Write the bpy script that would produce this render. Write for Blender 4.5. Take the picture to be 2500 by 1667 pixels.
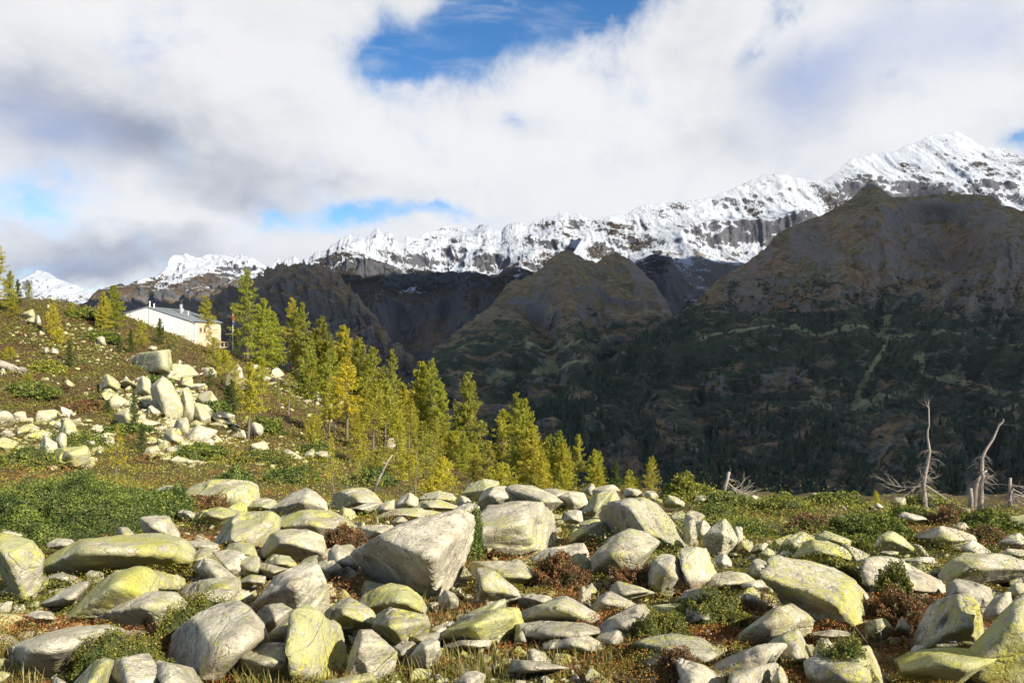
import bpy, bmesh, math, random
import numpy as np
from math import radians, sin, cos, pi, atan, tan, sqrt

# ---------------------------------------------------------------- camera, sky, sun, exposure
for o in list(bpy.data.objects):
    bpy.data.objects.remove(o)
S = bpy.context.scene
COL = S.collection
F, CX, CY = 1667.0, 1250.0, 833.5          # focal length and centre in photograph pixels (2500 x 1667)
cam = bpy.data.cameras.new('camera'); camo = bpy.data.objects.new('camera', cam); COL.objects.link(camo)
cam.sensor_width = 36.0; cam.lens = 36.0 * F / 2500.0
cam.clip_start = 0.1; cam.clip_end = 60000
camo.location = (0, 0, 0); camo.rotation_euler = (pi / 2, 0, 0)
S.camera = camo
SUN_EL, SUN_AZ = radians(31), radians(52)   # azimuth measured from straight behind the camera towards the right
SD = np.array([sin(SUN_AZ) * cos(SUN_EL), -cos(SUN_AZ) * cos(SUN_EL), sin(SUN_EL)])
sl = bpy.data.lights.new('sun', 'SUN'); sl.energy = 5.0; sl.angle = radians(0.5); sl.color = (1.0, 0.92, 0.76)
so = bpy.data.objects.new('sun', sl); COL.objects.link(so)
so.rotation_euler = (pi / 2 - SUN_EL, 0, SUN_AZ)
S.view_settings.view_transform = 'Standard'; S.view_settings.look = 'None'
S.view_settings.exposure = 1.02; S.view_settings.gamma = 1.0; S.view_settings.use_curve_mapping = False
S.cycles.use_denoising = True
S.cycles.max_bounces = 5; S.cycles.diffuse_bounces = 2; S.cycles.glossy_bounces = 1
S.cycles.transmission_bounces = 2; S.cycles.volume_bounces = 0; S.cycles.transparent_max_bounces = 4
S.cycles.denoising_prefilter = 'ACCURATE'; S.cycles.volume_step_rate = 5; S.cycles.sample_clamp_indirect = 4

W = bpy.data.worlds.new('World'); S.world = W; W.use_nodes = True
try:
    W.cycles.sampling_method = 'MANUAL'; W.cycles.sample_map_resolution = 512
except Exception:
    pass

class NT:
    """tiny helper for node trees"""
    def __init__(s, t):
        s.t = t; t.nodes.clear()
    def n(s, typ, **kw):
        nd = s.t.nodes.new(typ)
        for k, v in kw.items():
            if k.startswith('_'):
                nd.inputs[k[1:].replace('_', ' ')].default_value = v
            else:
                setattr(nd, k, v)
        return nd
    def l(s, a, b):
        s.t.links.new(a, b)
    def val(s, x, sock):
        if isinstance(x, (int, float)): sock.default_value = x
        elif isinstance(x, (tuple, list)): sock.default_value = tuple(x) + ((1,) if len(x) == 3 and len(sock.default_value) == 4 else ())
        else: s.l(x, sock)
    def math(s, op, a, b=0.0, c=0.0, clamp=False):
        nd = s.t.nodes.new('ShaderNodeMath'); nd.operation = op; nd.use_clamp = clamp
        s.val(a, nd.inputs[0]); s.val(b, nd.inputs[1]); s.val(c, nd.inputs[2]); return nd.outputs[0]
    def ramp(s, x, a, b, lo=0.0, hi=1.0):
        nd = s.t.nodes.new('ShaderNodeMapRange'); nd.interpolation_type = 'SMOOTHSTEP'
        s.val(x, nd.inputs[0]); s.val(a, nd.inputs[1]); s.val(b, nd.inputs[2]); s.val(lo, nd.inputs[3]); s.val(hi, nd.inputs[4])
        return nd.outputs[0]
    def mix(s, f, a, b, typ='MIX'):
        nd = s.t.nodes.new('ShaderNodeMix'); nd.data_type = 'RGBA'; nd.blend_type = typ
        s.val(f, nd.inputs[0]); s.val(a, nd.inputs[6]); s.val(b, nd.inputs[7]); return nd.outputs[2]
    def noise(s, vec, scale, detail=4.0, rough=0.55, dist=0.0, out='Fac'):
        nd = s.t.nodes.new('ShaderNodeTexNoise'); nd.inputs['Scale'].default_value = scale
        nd.inputs['Detail'].default_value = detail; nd.inputs['Roughness'].default_value = rough
        nd.inputs['Distortion'].default_value = dist
        if vec is not None: s.l(vec, nd.inputs['Vector'])
        return nd.outputs[out]
    def mapping(s, vec, loc=(0, 0, 0), rot=(0, 0, 0), sc=(1, 1, 1), typ='POINT'):
        nd = s.t.nodes.new('ShaderNodeMapping'); nd.vector_type = typ
        s.l(vec, nd.inputs[0]); nd.inputs[1].default_value = loc; nd.inputs[2].default_value = rot; nd.inputs[3].default_value = sc
        return nd.outputs[0]

def build_world():
    g = NT(W.node_tree)
    out = g.n('ShaderNodeOutputWorld')
    sky = g.n('ShaderNodeTexSky', sky_type='NISHITA', sun_disc=False)
    sky.sun_elevation = SUN_EL
    sky.sun_rotation = pi - SUN_AZ
    sky.altitude = 1900; sky.air_density = 1.0; sky.dust_density = 0.3; sky.ozone_density = 2.0
    tc = g.n('ShaderNodeTexCoord')
    sp = g.n('ShaderNodeSeparateXYZ'); g.l(tc.outputs['Generated'], sp.inputs[0])
    az = g.math('ARCTAN2', sp.outputs[0], sp.outputs[1])
    hyp = g.math('SQRT', g.math('ADD', g.math('MULTIPLY', sp.outputs[0], sp.outputs[0]), g.math('MULTIPLY', sp.outputs[1], sp.outputs[1])))
    el = g.math('ARCTAN2', sp.outputs[2], hyp)
    cb = g.n('ShaderNodeCombineXYZ'); g.l(az, cb.inputs[0]); g.l(el, cb.inputs[1])
    base = cb.outputs[0]
    # warp the sky coordinates so that all edges of the clouds are ragged
    wn = g.noise(base, 4.5, 6, 0.6, 0.0, 'Color')
    vm = g.n('ShaderNodeVectorMath', operation='MULTIPLY_ADD'); g.l(wn, vm.inputs[0]); vm.inputs[1].default_value = (0.22, 0.16, 0); 
    vs = g.n('ShaderNodeVectorMath', operation='ADD'); g.l(base, vs.inputs[0]); vs.inputs[1].default_value = (-0.115, -0.085, 0)
    g.l(vs.outputs[0], vm.inputs[2]); warped = vm.outputs[0]
    def ang(px, py):
        u = (px - CX) / F; v = (CY - py) / F; a = atan(u)
        return a, atan(v * cos(a))
    def blobs(lst, vec):
        acc = None
        for (px, py, rx, ry, rot, wgt) in lst:
            a, e = ang(px, py)
            mp = g.mapping(vec, (a, e, 0), (0, 0, radians(rot)), (rx / F, ry / F, 1), 'TEXTURE')
            gr = g.n('ShaderNodeTexGradient', gradient_type='QUADRATIC_SPHERE'); g.l(mp, gr.inputs[0])
            acc = g.math('MULTIPLY_ADD', gr.outputs['Fac'], wgt, acc if acc is not None else 0.0)
        return acc
    gaps = blobs(GAPS, warped)
    fine = g.noise(base, 9.0, 8, 0.62, 0.3)
    gapv = g.math('ADD', gaps, g.math('MULTIPLY', g.math('SUBTRACT', fine, 0.5), 2.2))
    veil = g.noise(g.mapping(base, (0, 0, 0), (0, 0, radians(25)), (1.5, 7, 1)), 3.0, 8, 0.62, 1.0)
    gapm = g.math('MULTIPLY', g.ramp(gapv, 0.0, 1.25), g.ramp(veil, 0.80, 0.40, 0.6, 1.0))
    dark = blobs(DARKS, warped)
    str_ = g.mapping(base, (0, 0, 0), (0, 0, radians(-8)), (2.2, 6.0, 1))
    big = g.noise(str_, 1.6, 7, 0.55, 0.4)
    puff = g.noise(base, 5.5, 8, 0.58, 0.6)
    dk = g.math('ADD', dark, g.math('ADD', g.math('MULTIPLY', g.math('SUBTRACT', big, 0.5), 1.2), g.math('MULTIPLY', g.math('SUBTRACT', puff, 0.5), 1.3)))
    dkm = g.ramp(dk, -0.25, 1.25)
    bri = g.mix(dkm, (0.455, 0.455, 0.46), (0.17, 0.19, 0.24))
    bl = blobs(BLUES, warped)
    bri = g.mix(g.ramp(bl, 0.0, 1.0, 0.0, 0.8), bri, (0.21, 0.26, 0.40))
    bgs = g.n('ShaderNodeBackground'); bgs.inputs[1].default_value = 0.09
    sat = g.n('ShaderNodeHueSaturation'); sat.inputs['Saturation'].default_value = 1.3; g.l(sky.outputs[0], sat.inputs['Color'])
    g.l(sat.outputs[0], bgs.inputs[0])
    bgc = g.n('ShaderNodeBackground'); g.l(bri, bgc.inputs[0]); bgc.inputs[1].default_value = 1.0
    # only near the frame's band is it this cloudy; towards the zenith the sky opens a little
    open_ = g.math('MULTIPLY', g.math('MAXIMUM', g.ramp(el, 0.62, 0.95), g.ramp(g.math('ABSOLUTE', az), 0.9, 1.4)), 0.72)
    fac = g.math('MAXIMUM', gapm, open_)
    mx = g.n('ShaderNodeMixShader'); g.l(fac, mx.inputs[0]); g.l(bgc.outputs[0], mx.inputs[1]); g.l(bgs.outputs[0], mx.inputs[2])
    g.l(mx.outputs[0], out.inputs[0])

# blue openings, dark bellies and bluish veils of the clouds: px, py, rx, ry, rotation, weight
GAPS = [(1080, 105, 460, 180, 18, 1.9), (1380, 40, 430, 160, 12, 1.8), (930, 150, 190, 80, 0, 1.2), (1500, 0, 260, 70, 10, 1.2), (1820, 130, 130, 60, 35, 0.75),
        (20, 470, 180, 95, -10, 1.3), (900, 548, 330, 44, 0, 1.1), (1060, 535, 260, 38, 0, 0.9), (690, 520, 90, 40, -30, 0.8),
        (200, 715, 260, 48, 0, 1.5), (2500, 372, 90, 40, 0, 1.3), (1250, 290, 110, 40, 10, 0.55), (1900, 20, 160, 60, 20, 0.7), (60, 625, 60, 60, 0, 0.6)]
DARKS = [(330, 370, 560, 150, -12, 0.95), (80, 330, 420, 180, -15, 0.4), (300, 590, 520, 110, 0, 0.85), (230, 640, 420, 70, 0, 0.9), (820, 460, 300, 70, -8, 0.45),
         (600, 500, 260, 70, 0, 0.45), (2050, 170, 420, 260, 15, 0.42), (1650, 380, 300, 90, 0, 0.22), (520, 140, 520, 120, -8, -0.55), (250, 510, 330, 50, 0, -0.6),
         (1150, 380, 420, 140, 0, -0.5), (1500, 240, 320, 110, 0, -0.4), (2250, 310, 320, 80, 0, -0.5), (600, 560, 160, 60, 0, -0.3)]
BLUES = [(2000, 180, 420, 240, 20, 0.9), (2350, 110, 300, 200, 0, 0.5), (80, 330, 300, 170, -20, 0.7), (1270, 300, 200, 70, 0, 0.5), (150, 620, 300, 60, 0, 0.5)]
build_world()

# ---------------------------------------------------------------- numpy helpers
rng = np.random.default_rng(7)
random.seed(7)
_perm = np.random.default_rng(3).permutation(65536).astype(np.int64)
_val = np.random.default_rng(4).random(65536) * 2 - 1
def _h3(i, j, k):
    return _val[_perm[(_perm[(_perm[i & 65535] + j) & 65535] + k) & 65535]]
def noise3(P):
    P = np.asarray(P, float); I = np.floor(P).astype(np.int64); f = P - I; f = f * f * f * (f * (f * 6 - 15) + 10)
    i, j, k = I[..., 0], I[..., 1], I[..., 2]; x, y, z = f[..., 0], f[..., 1], f[..., 2]
    def lx(jj, kk):
        a = _h3(i, jj, kk); return a + (_h3(i + 1, jj, kk) - a) * x
    a = lx(j, k); b = lx(j + 1, k); c = lx(j, k + 1); d = lx(j + 1, k + 1)
    a = a + (b - a) * y; c = c + (d - c) * y
    return a + (c - a) * z
def fbm(P, octv=4, gain=0.5, lac=2.03, ridged=False):
    P = np.asarray(P, float); s = 0; a = 1.0; t = 0
    for o in range(octv):
        n = noise3(P + o * 17.3)
        if ridged: n = 1 - 2 * np.abs(n)
        s = s + a * n; t += a; a *= gain; P = P * lac
    return s / t
def p3(x, y, z=0.0):
    x = np.asarray(x, float); return np.stack([x, np.broadcast_to(y, x.shape), np.broadcast_to(z, x.shape)], -1)
def sstep(x, a, b):
    t = np.clip((x - a) / (b - a), 0, 1); return t * t * (3 - 2 * t)

def tagobj(o, label=None, cat=None, group=None, kind=None):
    if label: o['label'] = label
    if cat: o['category'] = cat
    if group: o['group'] = group
    if kind: o['kind'] = kind
    return o
def mesh_arrays(name, V, Fc, mat=None, smooth=False, attrs=None):
    """V (n,3); Fc (m,k) faces of one size, or a list of lists"""
    me = bpy.data.meshes.new(name)
    V = np.asarray(V, np.float32)
    if isinstance(Fc, np.ndarray):
        m, k = Fc.shape
        me.vertices.add(len(V)); me.vertices.foreach_set('co', V.ravel())
        me.loops.add(m * k); me.loops.foreach_set('vertex_index', Fc.ravel().astype(np.int32))
        me.polygons.add(m); me.polygons.foreach_set('loop_start', np.arange(0, m * k, k, dtype=np.int32))
        me.update(calc_edges=True)
        me.polygons.foreach_set('use_smooth', np.full(m, smooth))
    else:
        me.from_pydata([tuple(v) for v in V], [], Fc); me.update()
        me.polygons.foreach_set('use_smooth', [smooth] * len(me.polygons))
    if attrs:
        for an, av in attrs.items():
            av = np.asarray(av, np.float32)
            if av.ndim == 1:
                at = me.attributes.new(an, 'FLOAT', 'POINT'); at.data.foreach_set('value', av)
            else:
                at = me.attributes.new(an, 'FLOAT_COLOR', 'POINT'); at.data.foreach_set('color', np.c_[av, np.ones(len(av))].astype(np.float32).ravel())
    if mat:
        for m_ in (mat if isinstance(mat, (list, tuple)) else [mat]): me.materials.append(m_)
    return me
def link(name, me, parent=None, loc=None):
    o = bpy.data.objects.new(name, me); COL.objects.link(o)
    if parent: o.parent = parent
    if loc is not None: o.location = loc
    return o
def empty(name, loc=(0, 0, 0), rz=0):
    o = bpy.data.objects.new(name, None); COL.objects.link(o); o.location = loc; o.rotation_euler = (0, 0, rz); o.empty_display_size = 0.3
    return o
def gridfaces(nr, nc):
    a = (np.arange(nr - 1)[:, None] * nc + np.arange(nc - 1)[None, :]).ravel()
    return np.stack([a, a + 1, a + nc + 1, a + nc], -1)
def world(px, py, d):
    return np.stack([(np.asarray(px, float) - CX) / F * d, np.asarray(d, float) + 0 * np.asarray(px, float), (CY - np.asarray(py, float)) / F * d], -1)

class MB:
    """collects tubes, boxes and polygons into one mesh"""
    def __init__(s): s.v = []; s.f = []; s.m = []
    def add(s, V, Fs, mi=0):
        b = len(s.v); s.v += [tuple(map(float, v)) for v in V]; s.f += [[i + b for i in f] for f in Fs]; s.m += [mi] * len(Fs)
    def tube(s, pts, rad, n=6, cap=True, mi=0, jit=0.0):
        pts = np.asarray(pts, float); rings = []
        for i, p in enumerate(pts):
            t = pts[min(i + 1, len(pts) - 1)] - pts[max(i - 1, 0)]; t = t / (np.linalg.norm(t) + 1e-9)
            a = np.cross(t, [0.3, 1, 0.1]); a /= np.linalg.norm(a) + 1e-9; b = np.cross(t, a)
            r = rad[i] if hasattr(rad, '__len__') else rad
            for k in range(n):
                q = 2 * pi * k / n; rr = r * (1 + jit * (random.random() - 0.5))
                rings.append(p + (a * cos(q) + b * sin(q)) * rr)
        Fs = []
        for i in range(len(pts) - 1):
            for k in range(n):
                Fs.append([i * n + k, i * n + (k + 1) % n, (i + 1) * n + (k + 1) % n, (i + 1) * n + k])
        if cap: Fs.append(list(range(n))[::-1]); Fs.append([(len(pts) - 1) * n + k for k in range(n)])
        s.add(rings, Fs, mi)
    def box(s, x0, x1, y0, y1, z0, z1, mi=0):
        V = [(x0, y0, z0), (x1, y0, z0), (x1, y1, z0), (x0, y1, z0), (x0, y0, z1), (x1, y0, z1), (x1, y1, z1), (x0, y1, z1)]
        s.add(V, [[0, 3, 2, 1], [4, 5, 6, 7], [0, 1, 5, 4], [1, 2, 6, 5], [2, 3, 7, 6], [3, 0, 4, 7]], mi)
    def prism(s, poly, off, mi=0):
        """closed 3d polygon extruded by the vector off"""
        n = len(poly); V = [tuple(p) for p in poly] + [tuple(np.add(p, off)) for p in poly]
        s.add(V, [list(range(n)), list(range(n, 2 * n))[::-1]] + [[i, i + n, (i + 1) % n + n, (i + 1) % n] for i in range(n)], mi)
    def obj(s, name, mats, parent=None, loc=None, smooth=False, bevel=0):
        me = bpy.data.meshes.new(name); me.from_pydata(s.v, [], s.f)
        for m in (mats if isinstance(mats, (list, tuple)) else [mats]): me.materials.append(m)
        me.polygons.foreach_set('material_index', s.m); me.update()
        bm = bmesh.new(); bm.from_mesh(me); bmesh.ops.recalc_face_normals(bm, faces=bm.faces)
        if bevel: bmesh.ops.bevel(bm, geom=bm.edges[:], offset=bevel, segments=1, affect='EDGES')
        bm.to_mesh(me); bm.free()
        me.polygons.foreach_set('use_smooth', [smooth] * len(me.polygons))
        return link(name, me, parent, loc)

# ---------------------------------------------------------------- materials
def material(name):
    m = bpy.data.materials.new(name); m.use_nodes = True; g = NT(m.node_tree)
    out = g.n('ShaderNodeOutputMaterial'); b = g.n('ShaderNodeBsdfPrincipled'); g.l(b.outputs[0], out.inputs[0])
    b.inputs['Roughness'].default_value = 0.9
    b.inputs['Specular IOR Level'].default_value = 0.2
    return m, g, b, out
def plain(name, col, rough=0.8, var=0.12, scale=3.0, metal=0.0, bump=0.0):
    m, g, b, out = material(name); tc = g.n('ShaderNodeTexCoord')
    n = g.noise(tc.outputs['Object'], scale, 5, 0.6)
    c = g.mix(n, tuple(x * (1 - var * 2) for x in col), tuple(min(1, x * (1 + var * 2)) for x in col)); g.l(c, b.inputs['Base Color'])
    b.inputs['Roughness'].default_value = rough; b.inputs['Metallic'].default_value = metal
    if bump:
        bp = g.n('ShaderNodeBump'); bp.inputs['Strength'].default_value = bump; bp.inputs['Distance'].default_value = 0.05
        g.l(g.noise(tc.outputs['Object'], scale * 6, 5, 0.6), bp.inputs['Height']); g.l(bp.outputs[0], b.inputs['Normal'])
    return m

def mat_rock():
    """granite with yellow-green map lichen; the object's colour says how much: R lichen, G grey, B dark spots"""
    m, g, b, out = material('lichen_granite')
    tc = g.n('ShaderNodeTexCoord'); oi = g.n('ShaderNodeObjectInfo')
    add = g.n('ShaderNodeVectorMath', operation='ADD'); g.l(tc.outputs['Object'], add.inputs[0])
    cb = g.n('ShaderNodeCombineXYZ'); r50 = g.math('MULTIPLY', oi.outputs['Random'], 53.0); g.l(r50, cb.inputs[0]); g.l(g.math('MULTIPLY', oi.outputs['Random'], 91.0), cb.inputs[2])
    g.l(cb.outputs[0], add.inputs[1]); v = add.outputs[0]
    sp = g.n('ShaderNodeSeparateColor'); g.l(oi.outputs['Color'], sp.inputs[0])
    n1 = g.noise(v, 2.2, 6, 0.62, 0.4)
    n2 = g.noise(v, 14, 5, 0.7)
    base = g.mix(g.ramp(n1, 0.38, 0.62), (0.46, 0.405, 0.29), (0.78, 0.71, 0.54))
    base = g.mix(g.ramp(n2, 0.3, 0.75, 0.0, 0.45), base, (0.56, 0.53, 0.44))
    speck = g.noise(v, 90, 3, 0.7)
    base = g.mix(g.ramp(speck, 0.50, 0.66, 0.0, 0.5), base, (0.13, 0.12, 0.11))
    grain = g.noise(v, 34, 5, 0.75)
    gm = g.noise(v, 5.5, 9, 0.72, 0.5)
    base = g.mix(g.ramp(gm, 0.50, 0.56, 0.0, 0.5), base, (0.27, 0.255, 0.205))
    base = g.mix(g.ramp(g.noise(v, 11, 9, 0.75, 0.2), 0.575, 0.61, 0.0, 0.6), base, (0.10, 0.10, 0.085))
    base = g.mix(g.ramp(grain, 0.38, 0.62, 0.0, 0.42), base, (0.19, 0.18, 0.145))
    base = g.mix(g.math('MULTIPLY', sp.outputs[1], 0.75), base, (0.24, 0.235, 0.20))
    # warm ochre stains
    st = g.noise(v, 1.3, 4, 0.6, 1.0)
    base = g.mix(g.ramp(st, 0.56, 0.75, 0.0, 0.5), base, (0.33, 0.24, 0.15))
    # dark spots
    sd = g.noise(v, 7.5, 6, 0.75, 0.3)
    thr = g.math('SUBTRACT', 0.73, g.math('MULTIPLY', sp.outputs[2], 0.16))
    dm = g.ramp(sd, thr, g.math('ADD', thr, 0.06), 0.0, 0.8)
    base = g.mix(dm, base, (0.085, 0.085, 0.075))
    # lichen: sharp-edged patches at two sizes, gathered by a large noise
    gl = g.noise(v, 1.7, 4, 0.6, 0.3)
    la = g.noise(v, 13, 10, 0.78, 0.3)
    lb = g.noise(v, 40, 8, 0.75, 0.2)
    s = g.math('ADD', g.math('MULTIPLY', gl, 0.6), g.math('ADD', g.math('MULTIPLY', la, 0.8), g.math('MULTIPLY', lb, 0.5)))
    t2 = g.math('SUBTRACT', 1.13, g.math('MULTIPLY', sp.outputs[0], 0.30))
    rim = g.math('MULTIPLY', g.ramp(s, g.math('SUBTRACT', t2, 0.045), g.math('SUBTRACT', t2, 0.005)), g.ramp(sp.outputs[0], 0.2, 0.5, 0.0, 0.6))
    base = g.mix(rim, base, (0.13, 0.13, 0.085))
    lm = g.ramp(s, t2, g.math('ADD', t2, 0.02), 0.0, 0.92)
    vo = g.n('ShaderNodeTexVoronoi'); vo.inputs['Scale'].default_value = 11; vo.inputs['Randomness'].default_value = 1.0
    dn = g.n('ShaderNodeVectorMath', operation='ADD'); g.l(v, dn.inputs[0]); nn = g.noise(v, 18, 4, 0.6, 0, 'Color')
    sc = g.n('ShaderNodeVectorMath', operation='SCALE'); g.l(nn, sc.inputs[0]); sc.inputs['Scale'].default_value = 0.05; g.l(sc.outputs[0], dn.inputs[1]); g.l(dn.outputs[0], vo.inputs['Vector'])
    spot = g.math('MULTIPLY', g.ramp(vo.outputs['Distance'], 0.27, 0.22), g.ramp(g.math('ADD', gl, g.math('MULTIPLY', sp.outputs[0], 0.25)), 0.5, 0.62))
    lm = g.math('MAXIMUM', lm, g.math('MULTIPLY', spot, 0.9))
    lc = g.mix(g.ramp(lb, 0.35, 0.65), (0.35, 0.345, 0.06), (0.52, 0.48, 0.095))
    lc = g.mix(g.ramp(n1, 0.35, 0.6, 0.0, 0.75), lc, (0.42, 0.42, 0.25))
    col = g.mix(lm, base, lc)
    g.l(col, b.inputs['Base Color'])
    bp = g.n('ShaderNodeBump'); bp.inputs['Strength'].default_value = 1.0; bp.inputs['Distance'].default_value = 0.06
    h = g.math('ADD', g.math('MULTIPLY', g.noise(v, 6, 8, 0.65, 0.4), 1.0), g.math('MULTIPLY', grain, 0.25))
    cr = g.n('ShaderNodeTexVoronoi', feature='DISTANCE_TO_EDGE'); cr.inputs['Scale'].default_value = 1.6; g.l(dn.outputs[0], cr.inputs['Vector'])
    h = g.math('ADD', h, g.ramp(cr.outputs['Distance'], 0.0, 0.02, -0.15, 0.0))
    g.l(h, bp.inputs['Height']); g.l(bp.outputs[0], b.inputs['Normal'])
    return m

def mat_leaf(name, trans=0.45, objcol=False):
    """leaf surface: colour from the 'tint' attribute, some light passing through"""
    m = bpy.data.materials.new(name); m.use_nodes = True; g = NT(m.node_tree)
    out = g.n('ShaderNodeOutputMaterial')
    at = g.n('ShaderNodeAttribute', attribute_name='tint'); c = at.outputs['Color']
    if objcol:
        oi = g.n('ShaderNodeObjectInfo'); c = g.mix(1.0, c, oi.outputs['Color'], 'MULTIPLY')
    d = g.n('ShaderNodeBsdfDiffuse'); t = g.n('ShaderNodeBsdfTranslucent'); g.l(c, d.inputs[0]); g.l(c, t.inputs[0])
    gl = g.n('ShaderNodeBsdfGlossy'); gl.inputs['Roughness'].default_value = 0.5; gl.inputs[0].default_value = (0.5, 0.5, 0.45, 1)
    mx = g.n('ShaderNodeMixShader'); mx.inputs[0].default_value = trans; g.l(d.outputs[0], mx.inputs[1]); g.l(t.outputs[0], mx.inputs[2])
    m2 = g.n('ShaderNodeMixShader'); m2.inputs[0].default_value = 0.04; g.l(mx.outputs[0], m2.inputs[1]); g.l(gl.outputs[0], m2.inputs[2])
    g.l(m2.outputs[0], out.inputs[0])
    return m

def mat_ground():
    m, g, b, out = material('heath_soil'); tc = g.n('ShaderNodeTexCoord'); v = tc.outputs['Object']
    a = g.noise(v, 0.5, 6, 0.6); c = g.noise(v, 9, 6, 0.7)
    col = g.mix(g.ramp(a, 0.35, 0.65), (0.085, 0.055, 0.026), (0.070, 0.070, 0.022))
    col = g.mix(g.ramp(c, 0.35, 0.7, 0, 0.6), col, (0.10, 0.075, 0.03)); g.l(col, b.inputs['Base Color'])
    bp = g.n('ShaderNodeBump'); bp.inputs['Distance'].default_value = 0.1; bp.inputs['Strength'].default_value = 0.8; g.l(c, bp.inputs['Height']); g.l(bp.outputs[0], b.inputs['Normal'])
    return m

def mat_mountain(name, snow_z=1e6, snow_w=120, scrub=True, steep=0.55, rockc=(0.16, 0.155, 0.155), streak=0, rough_amt=0.18, gk=1.0):
  return _mat_mountain(name, snow_z, snow_w, scrub, steep, rockc, streak, rough_amt, gk)
def _mat_mountain(name, snow_z, snow_w, scrub, steep, rockc, streak, rough_amt, gk):
    m, g, b, out = material(name); tc = g.n('ShaderNodeTexCoord'); v = tc.outputs['Object']
    ge = g.n('ShaderNodeNewGeometry'); sn = g.n('ShaderNodeSeparateXYZ'); g.l(ge.outputs['Normal'], sn.inputs[0]); nz = sn.outputs[2]
    spz = g.n('ShaderNodeSeparateXYZ'); g.l(v, spz.inputs[0]); z = spz.outputs[2]
    at = g.n('ShaderNodeAttribute', attribute_name='zone'); zs = g.n('ShaderNodeSeparateColor'); g.l(at.outputs['Color'], zs.inputs[0])
    meadow, talus, scr = zs.outputs[0], zs.outputs[1], zs.outputs[2]
    n1 = g.noise(v, 0.004, 7, 0.62); n2 = g.noise(v, 0.03, 7, 0.68); n3 = g.noise(v, 0.12, 5, 0.7)
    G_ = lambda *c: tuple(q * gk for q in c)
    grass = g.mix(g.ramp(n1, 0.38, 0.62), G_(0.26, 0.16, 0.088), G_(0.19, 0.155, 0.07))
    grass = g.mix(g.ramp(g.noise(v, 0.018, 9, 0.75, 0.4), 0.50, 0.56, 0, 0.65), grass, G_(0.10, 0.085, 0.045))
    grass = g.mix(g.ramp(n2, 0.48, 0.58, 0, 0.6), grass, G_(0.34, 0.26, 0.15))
    rock = g.mix(n3, tuple(c * 0.45 for c in rockc), tuple(c * 1.9 for c in rockc))
    if snow_z < 1e5:       # lower cliffs: rock and brown turf lightened in colour to offset cast shade
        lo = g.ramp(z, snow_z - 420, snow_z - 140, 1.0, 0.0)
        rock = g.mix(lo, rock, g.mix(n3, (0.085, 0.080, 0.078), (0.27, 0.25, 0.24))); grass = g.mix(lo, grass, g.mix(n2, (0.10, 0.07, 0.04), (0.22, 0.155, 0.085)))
    rm = g.math('ADD', g.math('SUBTRACT', steep, nz), g.math('ADD', g.math('MULTIPLY', g.math('SUBTRACT', n2, 0.5), 1.1), g.math('MULTIPLY', g.math('SUBTRACT', n1, 0.5), 0.8)))
    col = g.mix(g.ramp(rm, -0.03, 0.10), grass, rock)
    if scrub:
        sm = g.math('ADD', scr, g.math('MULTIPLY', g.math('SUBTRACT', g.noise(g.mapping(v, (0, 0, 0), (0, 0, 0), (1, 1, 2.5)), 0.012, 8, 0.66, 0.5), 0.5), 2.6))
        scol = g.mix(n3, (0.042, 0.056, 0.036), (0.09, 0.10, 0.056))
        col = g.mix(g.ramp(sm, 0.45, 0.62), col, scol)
    col = g.mix(g.ramp(g.math('ADD', meadow, g.math('MULTIPLY', g.math('SUBTRACT', n2, 0.5), 1.2)), 0.35, 0.65, 0, 0.9), col, (0.32, 0.32, 0.17))
    col = g.mix(g.ramp(g.math('ADD', talus, g.math('MULTIPLY', g.math('SUBTRACT', n2, 0.5), 0.8)), 0.3, 0.7, 0, 0.75), col, (0.235, 0.205, 0.185))
    if snow_z < 1e5:
        sa = g.math('DIVIDE', g.math('SUBTRACT', z, snow_z), snow_w)
        sa = g.math('MINIMUM', sa, 1.0); sa = g.math('MAXIMUM', sa, -3.0)
        sa = g.math('ADD', sa, g.math('MULTIPLY', g.math('SUBTRACT', nz, rough_amt + 0.42), 3.4))
        vs = g.mapping(v, (0, 0, 0), (0, radians(streak), 0), (1.0, 0.7, 0.42))
        m2 = g.noise(vs, 0.010, 9, 0.72, 1.2); m3 = g.noise(vs, 0.09, 5, 0.75, 0.3)
        sa = g.math('ADD', sa, g.math('MULTIPLY', g.math('SUBTRACT', m2, 0.5), 5.5))
        sa = g.math('ADD', sa, g.math('MULTIPLY', g.math('SUBTRACT', m3, 0.5), 3.2))
        sa = g.math('ADD', sa, g.math('MULTIPLY', g.math('SUBTRACT', g.noise(vs, 0.0028, 3, 0.5, 0.8), 0.5), 4.5))
        sa = g.math('SUBTRACT', sa, g.math('MULTIPLY', meadow, 0.0))
        col = g.mix(g.ramp(sa, 0.35, 0.95), col, (0.40, 0.425, 0.475))
    g.l(col, b.inputs['Base Color']); b.inputs['Roughness'].default_value = 0.95
    bp = g.n('ShaderNodeBump'); bp.inputs['Distance'].default_value = 16.0; bp.inputs['Strength'].default_value = 0.9
    g.l(g.noise(v, 0.05, 8, 0.7), bp.inputs['Height']); g.l(bp.outputs[0], b.inputs['Normal'])
    return m
M_ROCK = mat_rock()
M_GROUND = mat_ground()
M_LEAF = mat_leaf('heath_leaves', 0.3)
M_JUN = mat_leaf('juniper_needles', 0.2)
M_NEEDLE = mat_leaf('conifer_needles', 0.5, True)
M_BARK = plain('larch_bark', (0.16, 0.125, 0.095), 0.9, 0.35, 9, 0, 0.5)
M_DEAD = plain('weathered_wood', (0.36, 0.31, 0.26), 0.85, 0.3, 14, 0, 0.6)

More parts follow.
